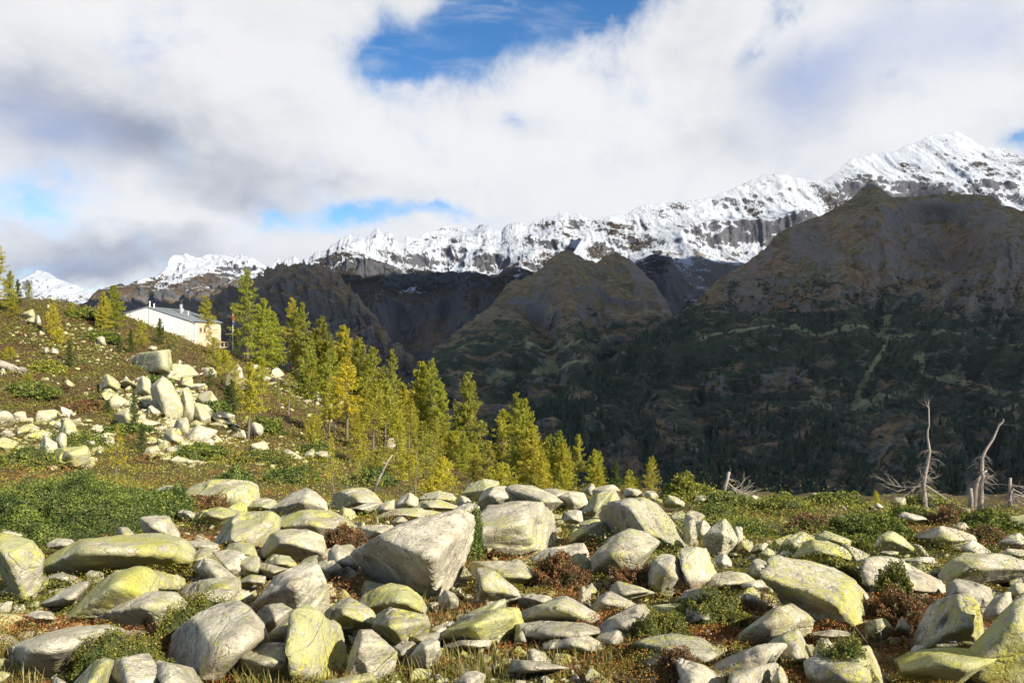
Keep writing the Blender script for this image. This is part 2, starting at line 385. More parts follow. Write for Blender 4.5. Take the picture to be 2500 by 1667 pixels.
# ---------------------------------------------------------------- ground sheet
DL = np.array([3, 4.2, 6, 8, 12, 18, 26, 36, 50, 70, 95, 115, 125, 134, 140, 145, 150])
def gen(d): return CY + F * (0.19 + 1.3 / d)
COLS = {   # photograph column: {distance: photograph row}, last entry is the crest
    -600: {26: 1200, 36: 1150, 50: 1090, 70: 975, 95: 820, 128: 690},
    0: {26: 1200, 36: 1152, 50: 1095, 70: 990, 95: 850, 125: 735, 128: 724},
    150: {26: 1205, 36: 1158, 50: 1105, 70: 1005, 95: 870, 125: 742, 128: 731},
    230: {26: 1208, 36: 1162, 50: 1110, 70: 1012, 95: 885, 125: 768, 132: 746},
    310: {26: 1212, 36: 1168, 50: 1120, 70: 1025, 95: 905, 125: 800, 134: 768, 140: 765},
    430: {26: 1215, 36: 1172, 50: 1128, 70: 1045, 95: 935, 125: 835, 134: 810, 138: 806},
    480: {26: 1218, 36: 1176, 50: 1133, 70: 1055, 95: 955, 125: 862, 134: 840, 142: 836},
    600: {26: 1222, 36: 1185, 50: 1145, 70: 1075, 95: 985, 125: 900, 140: 882, 150: 876},
    710: {26: 1226, 36: 1192, 50: 1155, 70: 1095, 95: 1015, 125: 935, 145: 905},
    800: {26: 1228, 36: 1197, 50: 1165, 70: 1110, 95: 1045, 125: 975, 135: 960},
    960: {26: 1230, 36: 1203, 50: 1178, 70: 1132, 95: 1075, 115: 1035},
    1170: {26: 1232, 36: 1208, 50: 1188, 70: 1160, 92: 1138},
    1380: {26: 1230, 36: 1208, 50: 1191, 66: 1181},
    1600: {26: 1228, 36: 1209, 48: 1201},
    1800: {26: 1230, 33: 1219, 38: 1215},
    2100: {26: 1232, 32: 1224, 37: 1221},
    2500: {26: 1240, 31: 1233, 36: 1230},
    3300: {26: 1250, 31: 1243, 36: 1240},
}
CPX = np.array(sorted(COLS)); DG = np.r_[np.linspace(2.5, 30, 70), np.linspace(31, 170, 200), np.geomspace(172, 15000, 120)]
ZT = []; CREST = []
for c in CPX:
    tb = COLS[c]; ds = [2.5, 3, 4.2, 6, 8, 12, 18] + sorted(tb); pys = [gen(x) for x in (2.5, 3, 4.2, 6, 8, 12, 18)] + [tb[k] for k in sorted(tb)]
    zs = [(CY - p) / F * d for p, d in zip(pys, ds)]; dc = ds[-1]; CREST.append(dc)
    z = np.interp(DG, ds, zs); far = DG > dc
    dd = DG - dc
    z[far] = np.maximum(zs[-1] - 0.02 * dd[far] ** 2 * (dd[far] < 14) - (dd[far] >= 14) * (3.92 + 0.56 * (dd[far] - 14)), -560)
    ZT.append(z)
ZT = np.array(ZT); CREST = np.array(CREST, float)
FPX = np.arange(-600, 3301, 10.0)
ZF = np.array([np.interp(FPX, CPX, ZT[:, j]) for j in range(ZT.shape[1])]).T       # fine columns
k_ = np.exp(-np.linspace(-2, 2, 9) ** 2); k_ /= k_.sum()
ZF = np.array([np.convolve(np.pad(ZF[:, j], 4, 'edge'), k_, 'valid') for j in range(ZF.shape[1])]).T
CRF = np.interp(FPX, CPX, CREST)
def groundz(x, y):
    x = np.asarray(x, float); y = np.asarray(y, float)
    yy = np.maximum(y, 3.0); px = np.clip(CX + F * x / yy, -600, 3299.9)
    fi = (px + 600) / 10; i = np.clip(fi.astype(int), 0, len(FPX) - 2); fx = fi - i
    j = np.clip(np.searchsorted(DG, yy) - 1, 0, len(DG) - 2); fy = np.clip((yy - DG[j]) / (DG[j + 1] - DG[j]), 0, 1)
    z = (ZF[i, j] * (1 - fx) + ZF[i + 1, j] * fx) * (1 - fy) + (ZF[i, j + 1] * (1 - fx) + ZF[i + 1, j + 1] * fx) * fy
    z = np.where(y < 3, -1.3 - 0.19 * y, z)
    amp = np.clip(0.05 + 0.006 * np.maximum(yy, 0), 0, 0.45)
    z = z + amp * fbm(p3(x * 0.45, y * 0.45), 3) + np.clip(0.012 * yy, 0, 0.8) * np.clip((1500 - px) / 500, 0.12, 1) * fbm(p3(x * 0.1 + 9, y * 0.1), 2) * (yy > 12) * np.clip((yy - 12) / 20, 0, 1)
    z = z + 0.17 * fbm(p3(x * 0.55, y * 0.55, 8), 3) * np.clip((yy - 12) / 8, 0, 1) * (yy < 70)
    z = z - 0.24 * np.clip(0.30 + yy * 0.026, 0, 1.3)      # the plants' tops, not the soil, lie on the traced surface
    z = z + np.where(yy > 160, 25 * fbm(p3(x * 0.006, y * 0.006), 4) * np.clip((yy - 160) / 400, 0, 1), 0)
    return z
PYG = np.arange(700, 1900, 4.0)
DINV = np.zeros((len(FPX), len(PYG)))
for i in range(len(FPX)):
    mk = DG <= CRF[i] + 0.5; py = CY - ZF[i, mk] / DG[mk] * F; py = np.minimum.accumulate(py)
    DINV[i] = np.interp(-PYG, -py + np.arange(len(py)) * 1e-6, DG[mk])
def dist_at(px, py):
    px = np.clip(np.asarray(px, float), -600, 3299); py = np.clip(np.asarray(py, float), 700, 1890)
    fi = (px + 600) / 10; i = np.clip(fi.astype(int), 0, len(FPX) - 2); fx = fi - i
    fj = (py - 700) / 4; j = np.clip(fj.astype(int), 0, len(PYG) - 2); fy = fj - j
    return (DINV[i, j] * (1 - fx) + DINV[i + 1, j] * fx) * (1 - fy) + (DINV[i, j + 1] * (1 - fx) + DINV[i + 1, j + 1] * fx) * fy

yr = np.r_[np.linspace(-60, 2, 30), np.geomspace(2.3, 170, 520), np.geomspace(173, 15000, 90)]
sx = np.linspace(-1.25, 1.25, 760)
X = sx[None, :] * np.sqrt(yr ** 2 + 64)[:, None]; Y = np.repeat(yr[:, None], len(sx), 1)
Z = groundz(X.ravel(), Y.ravel())
g_ = link('ground', mesh_arrays('ground', np.c_[X.ravel(), Y.ravel(), Z], gridfaces(len(yr), len(sx)), M_GROUND, True))
tagobj(g_, 'stony heath ground falling away to a ridge and into the valley', 'ground', None, 'structure')
# ---------------------------------------------------------------- mountains
def P(s): return [tuple(map(float, q.split(','))) for q in s.split()]
def seg_mask(px, py, pts, w):
    """soft stroke mask along a polyline in photograph coordinates (used once to lay out real ground cover)"""
    best = np.full(px.shape, 1e9)
    for (x0, y0), (x1, y1) in zip(pts[:-1], pts[1:]):
        dx, dy = x1 - x0, y1 - y0; t = np.clip(((px - x0) * dx + (py - y0) * dy) / (dx * dx + dy * dy + 1e-9), 0, 1)
        best = np.minimum(best, np.hypot(px - x0 - t * dx, (py - y0 - t * dy) * 1.6))
    return np.exp(-(best / (1.5 * w)) ** 2)
def mountain(name, label, ridge, dtab, pxa, pxb, step, nt, mat, pybot, amp, shape=None, flute=0.0, jag=1.5, zones=None, seed=0, tpow=1.0, ampfreq=1.0, gain=0.44):
    px = np.arange(pxa, pxb + step, step); rx, ry = zip(*ridge)
    t = np.linspace(0, 1, nt) ** tpow
    rid = np.interp(px, rx, ry)
    jn = fbm(p3(px * 0.045, seed * 3.1), 5, 0.6, ridged=True); rid = rid - jag * 3.0 * (jn - 0.2)
    PX = np.repeat(px[None], nt, 0); PY = pybot + (rid[None] - pybot) * t[:, None]
    dp, dv = zip(*sorted(dtab)); D = np.interp(PY, dp, dv)
    D = D * (1 + 0.0 * PX)
    if shape is not None: D = D + shape(PX, PY)
    # behind the ridge the mountain goes on and down
    T = np.repeat(t[:, None], len(px), 1)
    V = world(PX, PY, D)
    q = V.reshape(-1, 3)
    env = np.clip(1 - 0.75 * T.ravel() ** 5, 0.2, 1) * np.clip(T.ravel() * 8, 0, 1)
    s = 1 / (900.0 / ampfreq)
    n = fbm(q * s + seed, 7, gain, 2.05, ridged=True)
    n2 = fbm(q * s * 5 + seed + 40, 4, 0.55)
    disp = amp * (n * 0.9 + 0.22 * n2)
    if flute:
        fl = fbm(np.c_[q[:, 0] * 0.010 + 0.6 * n2, q[:, 1] * 0.001, q[:, 2] * 0.0016] + seed, 4, 0.55, ridged=True); disp = disp + flute * fl
    dirv = np.array([0, -0.8, 0.45])
    q = q + dirv[None] * (disp * env)[:, None]
    V = q.reshape(V.shape)
    back = V[-1].copy(); b1 = back * 1.0; b1[:, 1] += 60; b1[:, 2] -= 50; b2 = b1.copy(); b2[:, 1] += 1200; b2[:, 2] -= 900
    bot = V[0].copy(); bot[:, 1] *= 0.93; bot[:, 0] *= 0.93; bot[:, 2] = -600
    A = np.concatenate([bot[None], V, b1[None], b2[None]], 0)
    if zones is None: z3 = np.zeros(PX.shape + (3,))
    else: z3 = zones(PX, PY)
    z3 = np.concatenate([z3[:1], z3, z3[-1:], z3[-1:]], 0)
    nr, nc = A.shape[:2]
    me = mesh_arrays('mountain', A.reshape(-1, 3), gridfaces(nr, nc), mat, True, {'zone': z3.reshape(-1, 3)})
    o = link('mountain', me); tagobj(o, label, 'mountain', None, 'structure')
    return V, PX, PY

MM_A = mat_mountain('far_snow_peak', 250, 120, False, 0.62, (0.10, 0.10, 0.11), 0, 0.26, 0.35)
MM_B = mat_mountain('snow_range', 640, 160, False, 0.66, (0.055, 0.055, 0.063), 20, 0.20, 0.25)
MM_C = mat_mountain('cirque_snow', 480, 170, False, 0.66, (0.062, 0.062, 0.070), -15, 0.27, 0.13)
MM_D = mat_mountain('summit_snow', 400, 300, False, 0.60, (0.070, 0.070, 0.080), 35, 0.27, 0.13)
MM_L = mat_mountain('alpine_slope', 1e6, 1, True, 0.56, (0.17, 0.155, 0.145))
MM_G = mat_mountain('brown_slope', 1e6, 1, False, 0.58, (0.14, 0.13, 0.125))

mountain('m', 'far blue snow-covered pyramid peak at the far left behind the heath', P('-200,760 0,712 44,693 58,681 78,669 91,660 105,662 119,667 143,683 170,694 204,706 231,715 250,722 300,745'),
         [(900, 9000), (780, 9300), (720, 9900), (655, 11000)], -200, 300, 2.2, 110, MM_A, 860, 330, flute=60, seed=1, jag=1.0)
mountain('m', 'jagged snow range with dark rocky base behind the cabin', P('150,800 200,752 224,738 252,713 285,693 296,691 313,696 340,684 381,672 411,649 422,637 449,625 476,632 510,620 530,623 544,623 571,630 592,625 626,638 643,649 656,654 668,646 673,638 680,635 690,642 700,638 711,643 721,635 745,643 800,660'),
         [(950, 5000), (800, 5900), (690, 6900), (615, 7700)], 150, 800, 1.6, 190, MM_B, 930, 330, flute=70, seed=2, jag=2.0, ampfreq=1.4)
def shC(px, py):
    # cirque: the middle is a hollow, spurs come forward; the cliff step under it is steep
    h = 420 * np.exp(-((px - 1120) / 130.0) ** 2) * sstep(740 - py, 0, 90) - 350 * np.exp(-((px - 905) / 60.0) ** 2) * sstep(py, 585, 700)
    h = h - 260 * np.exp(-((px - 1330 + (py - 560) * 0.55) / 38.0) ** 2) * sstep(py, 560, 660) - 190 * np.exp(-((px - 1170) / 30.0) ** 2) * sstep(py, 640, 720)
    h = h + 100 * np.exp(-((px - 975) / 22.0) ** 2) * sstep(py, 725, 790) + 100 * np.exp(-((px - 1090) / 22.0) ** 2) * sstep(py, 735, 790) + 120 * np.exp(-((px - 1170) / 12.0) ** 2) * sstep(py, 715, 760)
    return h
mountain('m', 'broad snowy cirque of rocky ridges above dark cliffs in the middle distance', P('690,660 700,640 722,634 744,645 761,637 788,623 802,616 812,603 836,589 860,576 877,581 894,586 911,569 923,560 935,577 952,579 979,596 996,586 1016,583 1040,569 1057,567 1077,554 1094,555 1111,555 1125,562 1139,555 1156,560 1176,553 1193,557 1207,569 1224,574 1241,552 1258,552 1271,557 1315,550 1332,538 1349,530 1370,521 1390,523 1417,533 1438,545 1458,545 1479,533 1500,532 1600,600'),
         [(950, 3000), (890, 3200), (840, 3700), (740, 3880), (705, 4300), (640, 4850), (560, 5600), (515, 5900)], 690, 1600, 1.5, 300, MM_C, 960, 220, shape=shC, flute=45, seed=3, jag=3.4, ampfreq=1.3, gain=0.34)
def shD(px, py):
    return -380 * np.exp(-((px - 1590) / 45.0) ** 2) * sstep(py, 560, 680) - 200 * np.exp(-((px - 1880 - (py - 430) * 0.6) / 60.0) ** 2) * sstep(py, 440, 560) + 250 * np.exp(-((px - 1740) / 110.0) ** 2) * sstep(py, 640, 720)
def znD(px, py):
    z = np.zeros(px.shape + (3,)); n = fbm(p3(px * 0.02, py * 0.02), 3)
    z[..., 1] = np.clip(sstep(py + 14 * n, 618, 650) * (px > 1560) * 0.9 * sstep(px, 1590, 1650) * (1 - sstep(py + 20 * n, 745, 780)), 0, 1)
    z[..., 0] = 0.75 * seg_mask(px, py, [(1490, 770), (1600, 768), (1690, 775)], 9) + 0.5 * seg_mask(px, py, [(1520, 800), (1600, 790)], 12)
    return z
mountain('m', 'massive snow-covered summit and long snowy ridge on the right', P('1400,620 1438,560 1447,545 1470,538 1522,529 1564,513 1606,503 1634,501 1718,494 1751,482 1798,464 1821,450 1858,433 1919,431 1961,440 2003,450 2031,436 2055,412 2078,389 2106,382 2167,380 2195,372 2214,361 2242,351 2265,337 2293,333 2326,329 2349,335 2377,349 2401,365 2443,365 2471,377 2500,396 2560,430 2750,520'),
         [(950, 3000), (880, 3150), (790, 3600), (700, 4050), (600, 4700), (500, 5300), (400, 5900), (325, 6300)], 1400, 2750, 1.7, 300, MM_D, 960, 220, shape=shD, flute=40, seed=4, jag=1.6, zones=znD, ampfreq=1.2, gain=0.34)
def znG(px, py):
    z = np.zeros(px.shape + (3,)); n = fbm(p3(px * 0.013, py * 0.02, 7), 4); rb = fbm(p3(px / 26 + n + py * 0.006, py / 90, 9), 4, 0.6, ridged=True); z[..., 1] = 0.5 * sstep(rb, 0.15, 0.4); return z
mountain('m', 'dark brown mountain spur running down behind the larches', P('330,960 380,900 440,830 480,775 530,722 600,690 656,666 700,657 745,652 775,649 800,659 840,690 880,735 915,780 960,835 1010,875 1060,905 1100,1000'),
         [(1060, 1700), (950, 2000), (890, 2250), (800, 2750), (700, 3350), (640, 3800)], 330, 1100, 1.9, 200, MM_G, 1070, 300, flute=70, seed=5, jag=6.0, zones=znG, ampfreq=2.2)
def shF(px, py):
    return -150 * np.exp(-((px - 1390) / 60.0) ** 2) * sstep(py, 617, 700) + 160 * np.exp(-((px - 1290 - (py - 700) * 0.25) / 26.0) ** 2) * sstep(py, 730, 800) + 200 * np.exp(-((px - 1500) / 60.0) ** 2) * sstep(py, 770, 860)
def znF(px, py):
    z = np.zeros(px.shape + (3,)); n = fbm(p3(px * 0.013, py * 0.02, 5), 4)
    z[..., 0] = 0.75 * seg_mask(px, py + 8 * n, [(1200, 955), (1260, 945), (1330, 930), (1420, 925)], 11) + 0.6 * seg_mask(px, py, [(1290, 900), (1370, 880), (1440, 870), (1500, 862)], 10) + 0.6 * seg_mask(px, py, [(1440, 790), (1530, 770), (1640, 762)], 8) + 0.5 * seg_mask(px, py, [(1480, 700), (1560, 740)], 8)
    z[..., 2] = 0.12 + 0.5 * sstep(py + 30 * n, 740, 850) * (1 - 0.0)
    rb = fbm(p3(px / 30 + 0.9 * n + py * 0.003, py / 100, 6), 4, 0.6, ridged=True)
    z[..., 1] = 0.5 * sstep(rb, 0.2, 0.45) * sstep(py, 630, 680) * (1 - sstep(py, 800, 860)) + 0.7 * seg_mask(px, py, [(1545, 660), (1620, 720), (1680, 750)], 24)
    return z
mountain('m', 'rounded dark hill with scrub and pale meadow paths below the cirque', P('960,1100 1000,1000 1045,900 1060,868 1091,841 1125,810 1169,776 1207,742 1227,719 1258,692 1278,691 1322,668 1346,640 1368,622 1390,617 1412,624 1428,640 1455,650 1484,626 1500,622 1545,650 1600,705 1640,770 1680,900 1720,1240'),
         [(1250, 1100), (1100, 1450), (1000, 1800), (930, 2100), (850, 2450), (750, 2900), (617, 3500)], 960, 1720, 1.7, 230, MM_L, 1260, 200, shape=shF, flute=45, seed=6, jag=2.8, zones=znF, ampfreq=1.8)
def shE(px, py):
    gx = np.interp(py, [600, 830, 900, 1000, 1200], [2132, 2120, 2095, 2088, 2060])
    s = 38 * np.exp(-((px - gx) / 14.0) ** 2) * sstep(py, 590, 680) * (1 - 0.4 * sstep(py, 1000, 1200))
    s = s - 210 * np.exp(-((px - 2110) / 75.0) ** 2) * sstep(py, 466, 560) * (1 - sstep(py, 600, 780))
    s = s + 240 * np.exp(-((px - 2260) / 90.0) ** 2) * sstep(py, 490, 560) * (1 - sstep(py, 640, 760)) - 160 * np.exp(-((px - 2470) / 120.0) ** 2) * (1 - sstep(py, 600, 700))
    s = s + 70 * np.exp(-((px - 2380) / 30.0) ** 2) * sstep(py, 900, 1000) + 60 * np.exp(-((px - 1800) / 40.0) ** 2) * sstep(py, 980, 1050)
    s = s - 70 * fbm(p3(px / 70 + 0.3 * fbm(p3(px / 60, py / 60), 3), py / 420, 3), 4, 0.55, ridged=True) * sstep(py, 500, 600)
    return s
def znE(px, py):
    z = np.zeros(px.shape + (3,)); n = fbm(p3(px * 0.012, py * 0.022, 2), 5); yy = py + 9 * n
    m = 0.85 * seg_mask(px, yy, [(1704, 851), (1800, 838), (1950, 832), (2080, 840), (2195, 848)], 8)
    m += 0.8 * seg_mask(px, yy, [(2265, 830), (2340, 850), (2420, 848), (2500, 838)], 9)
    m += 0.7 * seg_mask(px, yy, [(2218, 889), (2300, 925), (2400, 950), (2500, 964)], 10)
    m += 0.75 * seg_mask(px, yy, [(2300, 1030), (2370, 1020), (2500, 1005)], 12)
    m += 0.7 * seg_mask(px, yy, [(2135, 800), (2128, 870), (2105, 920), (2095, 1000)], 9)
    m += 0.55 * seg_mask(px, yy, [(2000, 960), (1960, 1000), (2060, 1010), (2200, 960)], 26)
    m += 0.55 * seg_mask(px, yy, [(1480, 985), (1450, 1015)], 16) + 0.4 * seg_mask(px, yy, [(1600, 1040), (1900, 1035)], 14)
    m += 0.45 * seg_mask(px, yy, [(1960, 690), (2050, 700)], 30) + 0.4 * seg_mask(px, yy, [(2220, 560), (2270, 590)], 12)
    z[..., 0] = np.clip(m, 0, 1)
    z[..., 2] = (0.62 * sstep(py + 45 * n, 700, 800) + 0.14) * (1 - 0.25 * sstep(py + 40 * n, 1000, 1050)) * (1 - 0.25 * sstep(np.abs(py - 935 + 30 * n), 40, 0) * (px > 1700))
    rb = fbm(p3(px / 34 + 0.9 * n + (py - 464) * 0.004, py / 120, 4), 4, 0.6, ridged=True)
    z[..., 1] = 0.55 * sstep(rb, 0.22, 0.45) * sstep(py, 480, 560) * (1 - sstep(py + 40 * n, 760, 830)) + 0.45 * sstep(rb, 0.15, 0.4) * sstep(py, 1030, 1080) + 0.35 * seg_mask(px, yy, [(1900, 620), (2060, 640)], 28) + 0.35 * seg_mask(px, yy, [(2250, 500), (2420, 520), (2500, 570)], 18) + 0.35 * seg_mask(px, yy, [(2290, 750), (2420, 755)], 12)
    return z
VE, PXE, PYE = mountain('m', 'huge shaded mountainside rising to a dark brown rocky point on the right', P('900,1200 1000,1150 1100,1110 1200,1060 1300,1010 1400,955 1461,903 1540,838 1610,796 1662,768 1704,735 1755,688 1821,646 1868,609 1896,576 1975,538 2055,506 2085,484 2104,462 2118,452 2130,455 2146,468 2172,490 2186,490 2230,489 2288,484 2350,486 2415,485 2443,506 2500,515 2800,560'),
         [(1350, 900), (1200, 1100), (1100, 1280), (1000, 1560), (830, 2080), (650, 2700), (464, 3300)], 900, 2800, 1.9, 400, MM_L, 1360, 150, shape=shE, flute=35, seed=8, jag=1.6, zones=znE, ampfreq=2.2)

# ---------------------------------------------------------------- far trees and scrub on the shaded mountainside
def in_stuff(n_try, dens, hmin, hmax, kind, name, label, cat, cols, seed):
    r = np.random.default_rng(seed)
    i = r.integers(2, VE.shape[0] - 3, n_try); j = r.integers(1, VE.shape[1] - 2, n_try)
    px, py = PXE[i, j], PYE[i, j]; keep = r.random(n_try) < dens(px, py) * (1.0); keep &= (py < 1262) & (px < 2600)
    i, j = i[keep], j[keep]; fx, fy = r.random(len(i)), r.random(len(i))
    p = VE[i, j] * ((1 - fx) * (1 - fy))[:, None] + VE[i + 1, j] * ((1 - fx) * fy)[:, None] + VE[i, j + 1] * (fx * (1 - fy))[:, None] + VE[i + 1, j + 1] * (fx * fy)[:, None]
    n = len(p); h = r.uniform(hmin, hmax, n); Vs = []; Fs = []; Cs = []; base = 0
    tint = np.array(cols)[r.integers(0, len(cols), n)] * r.uniform(0.7, 1.3, (n, 1))
    if kind == 'tree':
        k = 6; tiers = [(0.06, 0.62, 0.26), (0.32, 0.82, 0.19), (0.58, 1.0, 0.12)]
        for (z0, z1, rr) in tiers:
            a0 = r.random(n) * 6.28
            ring = np.zeros((n, k, 3))
            for q in range(k):
                a = a0 + q * 2 * pi / k; rad = h * rr * r.uniform(0.65, 1.25, n)
                ring[:, q, 0] = np.cos(a) * rad; ring[:, q, 1] = np.sin(a) * rad; ring[:, q, 2] = h * (z0 + r.uniform(-0.04, 0.04, n))
            top = np.zeros((n, 1, 3)); top[:, 0, 2] = h * z1
            vv = np.concatenate([ring, top], 1) + p[:, None]; Vs.append(vv.reshape(-1, 3)); Cs.append(np.repeat(tint, k + 1, 0))
            b = base + np.arange(n) * (k + 1)
            for q in range(k): Fs.append(np.stack([b + q, b + (q + 1) % k, b + k], -1))
            base += n * (k + 1)
    else:
        k = 7; ring = np.zeros((n, k, 3)); a0 = r.random(n) * 6.28; st = r.uniform(0.8, 1.9, n)
        for q in range(k):
            a = a0 + q * 2 * pi / k; rad = h * r.uniform(0.7, 1.3, n)
            ring[:, q, 0] = np.cos(a) * rad * st; ring[:, q, 1] = np.sin(a) * rad; ring[:, q, 2] = h * r.uniform(-0.2, 0.35, n)
        top = np.zeros((n, 1, 3)); top[:, 0, 2] = h * r.uniform(0.7, 1.1, n); top[:, 0, 0] = h * r.uniform(-.4, .4, n)
        vv = np.concatenate([ring, top], 1) + p[:, None]; Vs.append(vv.reshape(-1, 3)); Cs.append(np.repeat(tint, k + 1, 0))
        b = np.arange(n) * (k + 1)
        for q in range(k): Fs.append(np.stack([b + q, b + (q + 1) % k, b + k], -1))
    o = link(name, mesh_arrays(name, np.concatenate(Vs), np.concatenate(Fs), M_LEAF, False, {'tint': np.concatenate(Cs)}))
    tagobj(o, label, cat, None, 'stuff'); return o
def patch(px, py, sx_, sy_, off): return fbm(p3(px / sx_, py / sy_, off), 4)
def d_tree(px, py):
    n = patch(px, py, 60, 45, 3)
    a = sstep(n, 0.05, 0.3) * sstep(py, 700, 800) * 0.25
    low = sstep(patch(px, py, 45, 70, 8), 0.02, 0.18) * sstep(py, 1000, 1080) * 1.0
    rim = np.exp(-((px - np.interp(py, [780, 850, 900, 955, 1010], [1690, 1600, 1510, 1440, 1370])) / 45.0) ** 2) * (py > 790) * (py < 1010) * 0.7
    right = sstep(px, 2280, 2350) * sstep(py, 1000, 1040) * 0.6
    grove = np.exp(-((px - 1340) / 90.0) ** 2 - ((py - 1010) / 40.0) ** 2)
    return np.clip(a + low + rim + right + grove, 0, 1)
def d_scrub(px, py):
    n = patch(px, py, 38, 18, 5) + 0.35 * patch(px, py, 9, 5, 6)
    mead = znE(px, py)[..., 0]
    return np.clip(sstep(n, -0.05, 0.12) * sstep(py + 60 * n, 690, 760) * (1 - 1.3 * mead), 0, 1) * (1 - 0.65 * sstep(py, 1040, 1100))
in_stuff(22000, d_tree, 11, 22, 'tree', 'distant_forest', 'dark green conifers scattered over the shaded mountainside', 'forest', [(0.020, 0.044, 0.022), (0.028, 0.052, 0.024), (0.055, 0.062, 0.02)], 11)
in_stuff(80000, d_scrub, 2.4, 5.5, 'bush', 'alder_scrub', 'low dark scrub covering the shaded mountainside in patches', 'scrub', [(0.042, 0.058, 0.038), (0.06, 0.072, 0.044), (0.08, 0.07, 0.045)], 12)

# ---------------------------------------------------------------- unseen cloudbank added to shade the near mountainside (behind the camera, to the right)
def shade_cloud():
    H = 3000.0
    nx, ny = 120, 70; xs = np.linspace(-900, 8700, nx)
    top = 3500 - 1800 * sstep(xs, 700, 1300)
    Xc = np.repeat(xs[None], ny, 0); Yc = -2380 + np.linspace(0, 1, ny)[:, None] * (top[None] + 2380); q = p3(Xc.ravel() / 900, Yc.ravel() / 900); n = fbm(q, 4)
    ex = np.clip(np.minimum(np.minimum(Xc - xs[0], xs[-1] - Xc), np.minimum(Yc + 2380, top[None] - Yc)) / 500, 0, 1).ravel()
    up = H + (150 + 380 * (n + 0.5)) * np.sqrt(ex) ; dn = H - 60 * np.sqrt(ex) * (1 + n)
    jx = Xc.ravel() + 160 * fbm(q * 2 + 7, 3); jy = Yc.ravel() + 120 * fbm(q * 2 + 3, 3)
    V = np.r_[np.c_[jx, jy, up], np.c_[jx, jy, dn]]; f = gridfaces(ny, nx); N = nx * ny
    rim = list(range(nx)) + [r * nx + nx - 1 for r in range(1, ny)] + [N - 1 - c for c in range(1, nx)] + [(ny - 1 - r) * nx for r in range(1, ny - 1)]
    rf = [[rim[i], rim[(i + 1) % len(rim)], rim[(i + 1) % len(rim)] + N, rim[i] + N] for i in range(len(rim))]
    Fc = np.concatenate([f, f[:, ::-1] + N, np.array(rf)])
    o = link('shade_cloud', mesh_arrays('shade_cloud', V, Fc, plain('cloud_white', (0.85, 0.86, 0.88), 1.0, 0.02, 0.001), True))
    tagobj(o, 'unseen white cloudbank behind the camera, added to shade the near mountainside', 'shade_cloud', None, 'structure')
shade_cloud()

# ---------------------------------------------------------------- haze
def haze():
    mb = MB(); mb.box(-14500, 14500, -3000, 15500, -640, 2500)
    m = bpy.data.materials.new('thin_air'); m.use_nodes = True; g = NT(m.node_tree); out = g.n('ShaderNodeOutputMaterial')
    v = g.n('ShaderNodeVolumePrincipled'); v.inputs['Density'].default_value = HAZE; v.inputs['Color'].default_value = (0.62, 0.75, 1.0, 1)
    g.l(v.outputs[0], out.inputs['Volume'])
    o = mb.obj('haze', m); tagobj(o, 'thin blue mountain air between the ridges', 'haze', None, 'stuff')
    return o
HAZE = 0.85e-5
# ---------------------------------------------------------------- boulders
ICO = {}
def ico(l):
    if l not in ICO:
        bm = bmesh.new(); bmesh.ops.create_icosphere(bm, subdivisions=l, radius=1.0)
        V = np.array([v.co[:] for v in bm.verts]); Fc = np.array([[v.index for v in f.verts] for f in bm.faces]); bm.free(); ICO[l] = (V / np.linalg.norm(V, axis=1)[:, None], Fc)
    return ICO[l]
def hull_planes(pts):
    bm = bmesh.new()
    for p in pts: bm.verts.new(p)
    r = bmesh.ops.convex_hull(bm, input=bm.verts); bm.normal_update()
    pl = [(np.array(f.normal), float(np.dot(f.normal, f.verts[0].co))) for f in bm.faces if f.calc_area() > 1e-9]
    c = np.mean([v.co[:] for v in bm.verts if v.link_faces], 0); bm.free()
    N = np.array([a for a, b in pl]); D = np.array([b for a, b in pl])
    flip = (N @ c) > D; N[flip] *= -1; D[flip] *= -1
    return N, D
def convex2(p):
    p = sorted(map(tuple, p)); 
    def half(q):
        h = []
        for c in q:
            while len(h) > 1 and (h[-1][0] - h[-2][0]) * (c[1] - h[-2][1]) - (h[-1][1] - h[-2][1]) * (c[0] - h[-2][0]) <= 0: h.pop()
            h.append(c)
        return h[:-1]
    return np.array(half(p) + half(p[::-1]))
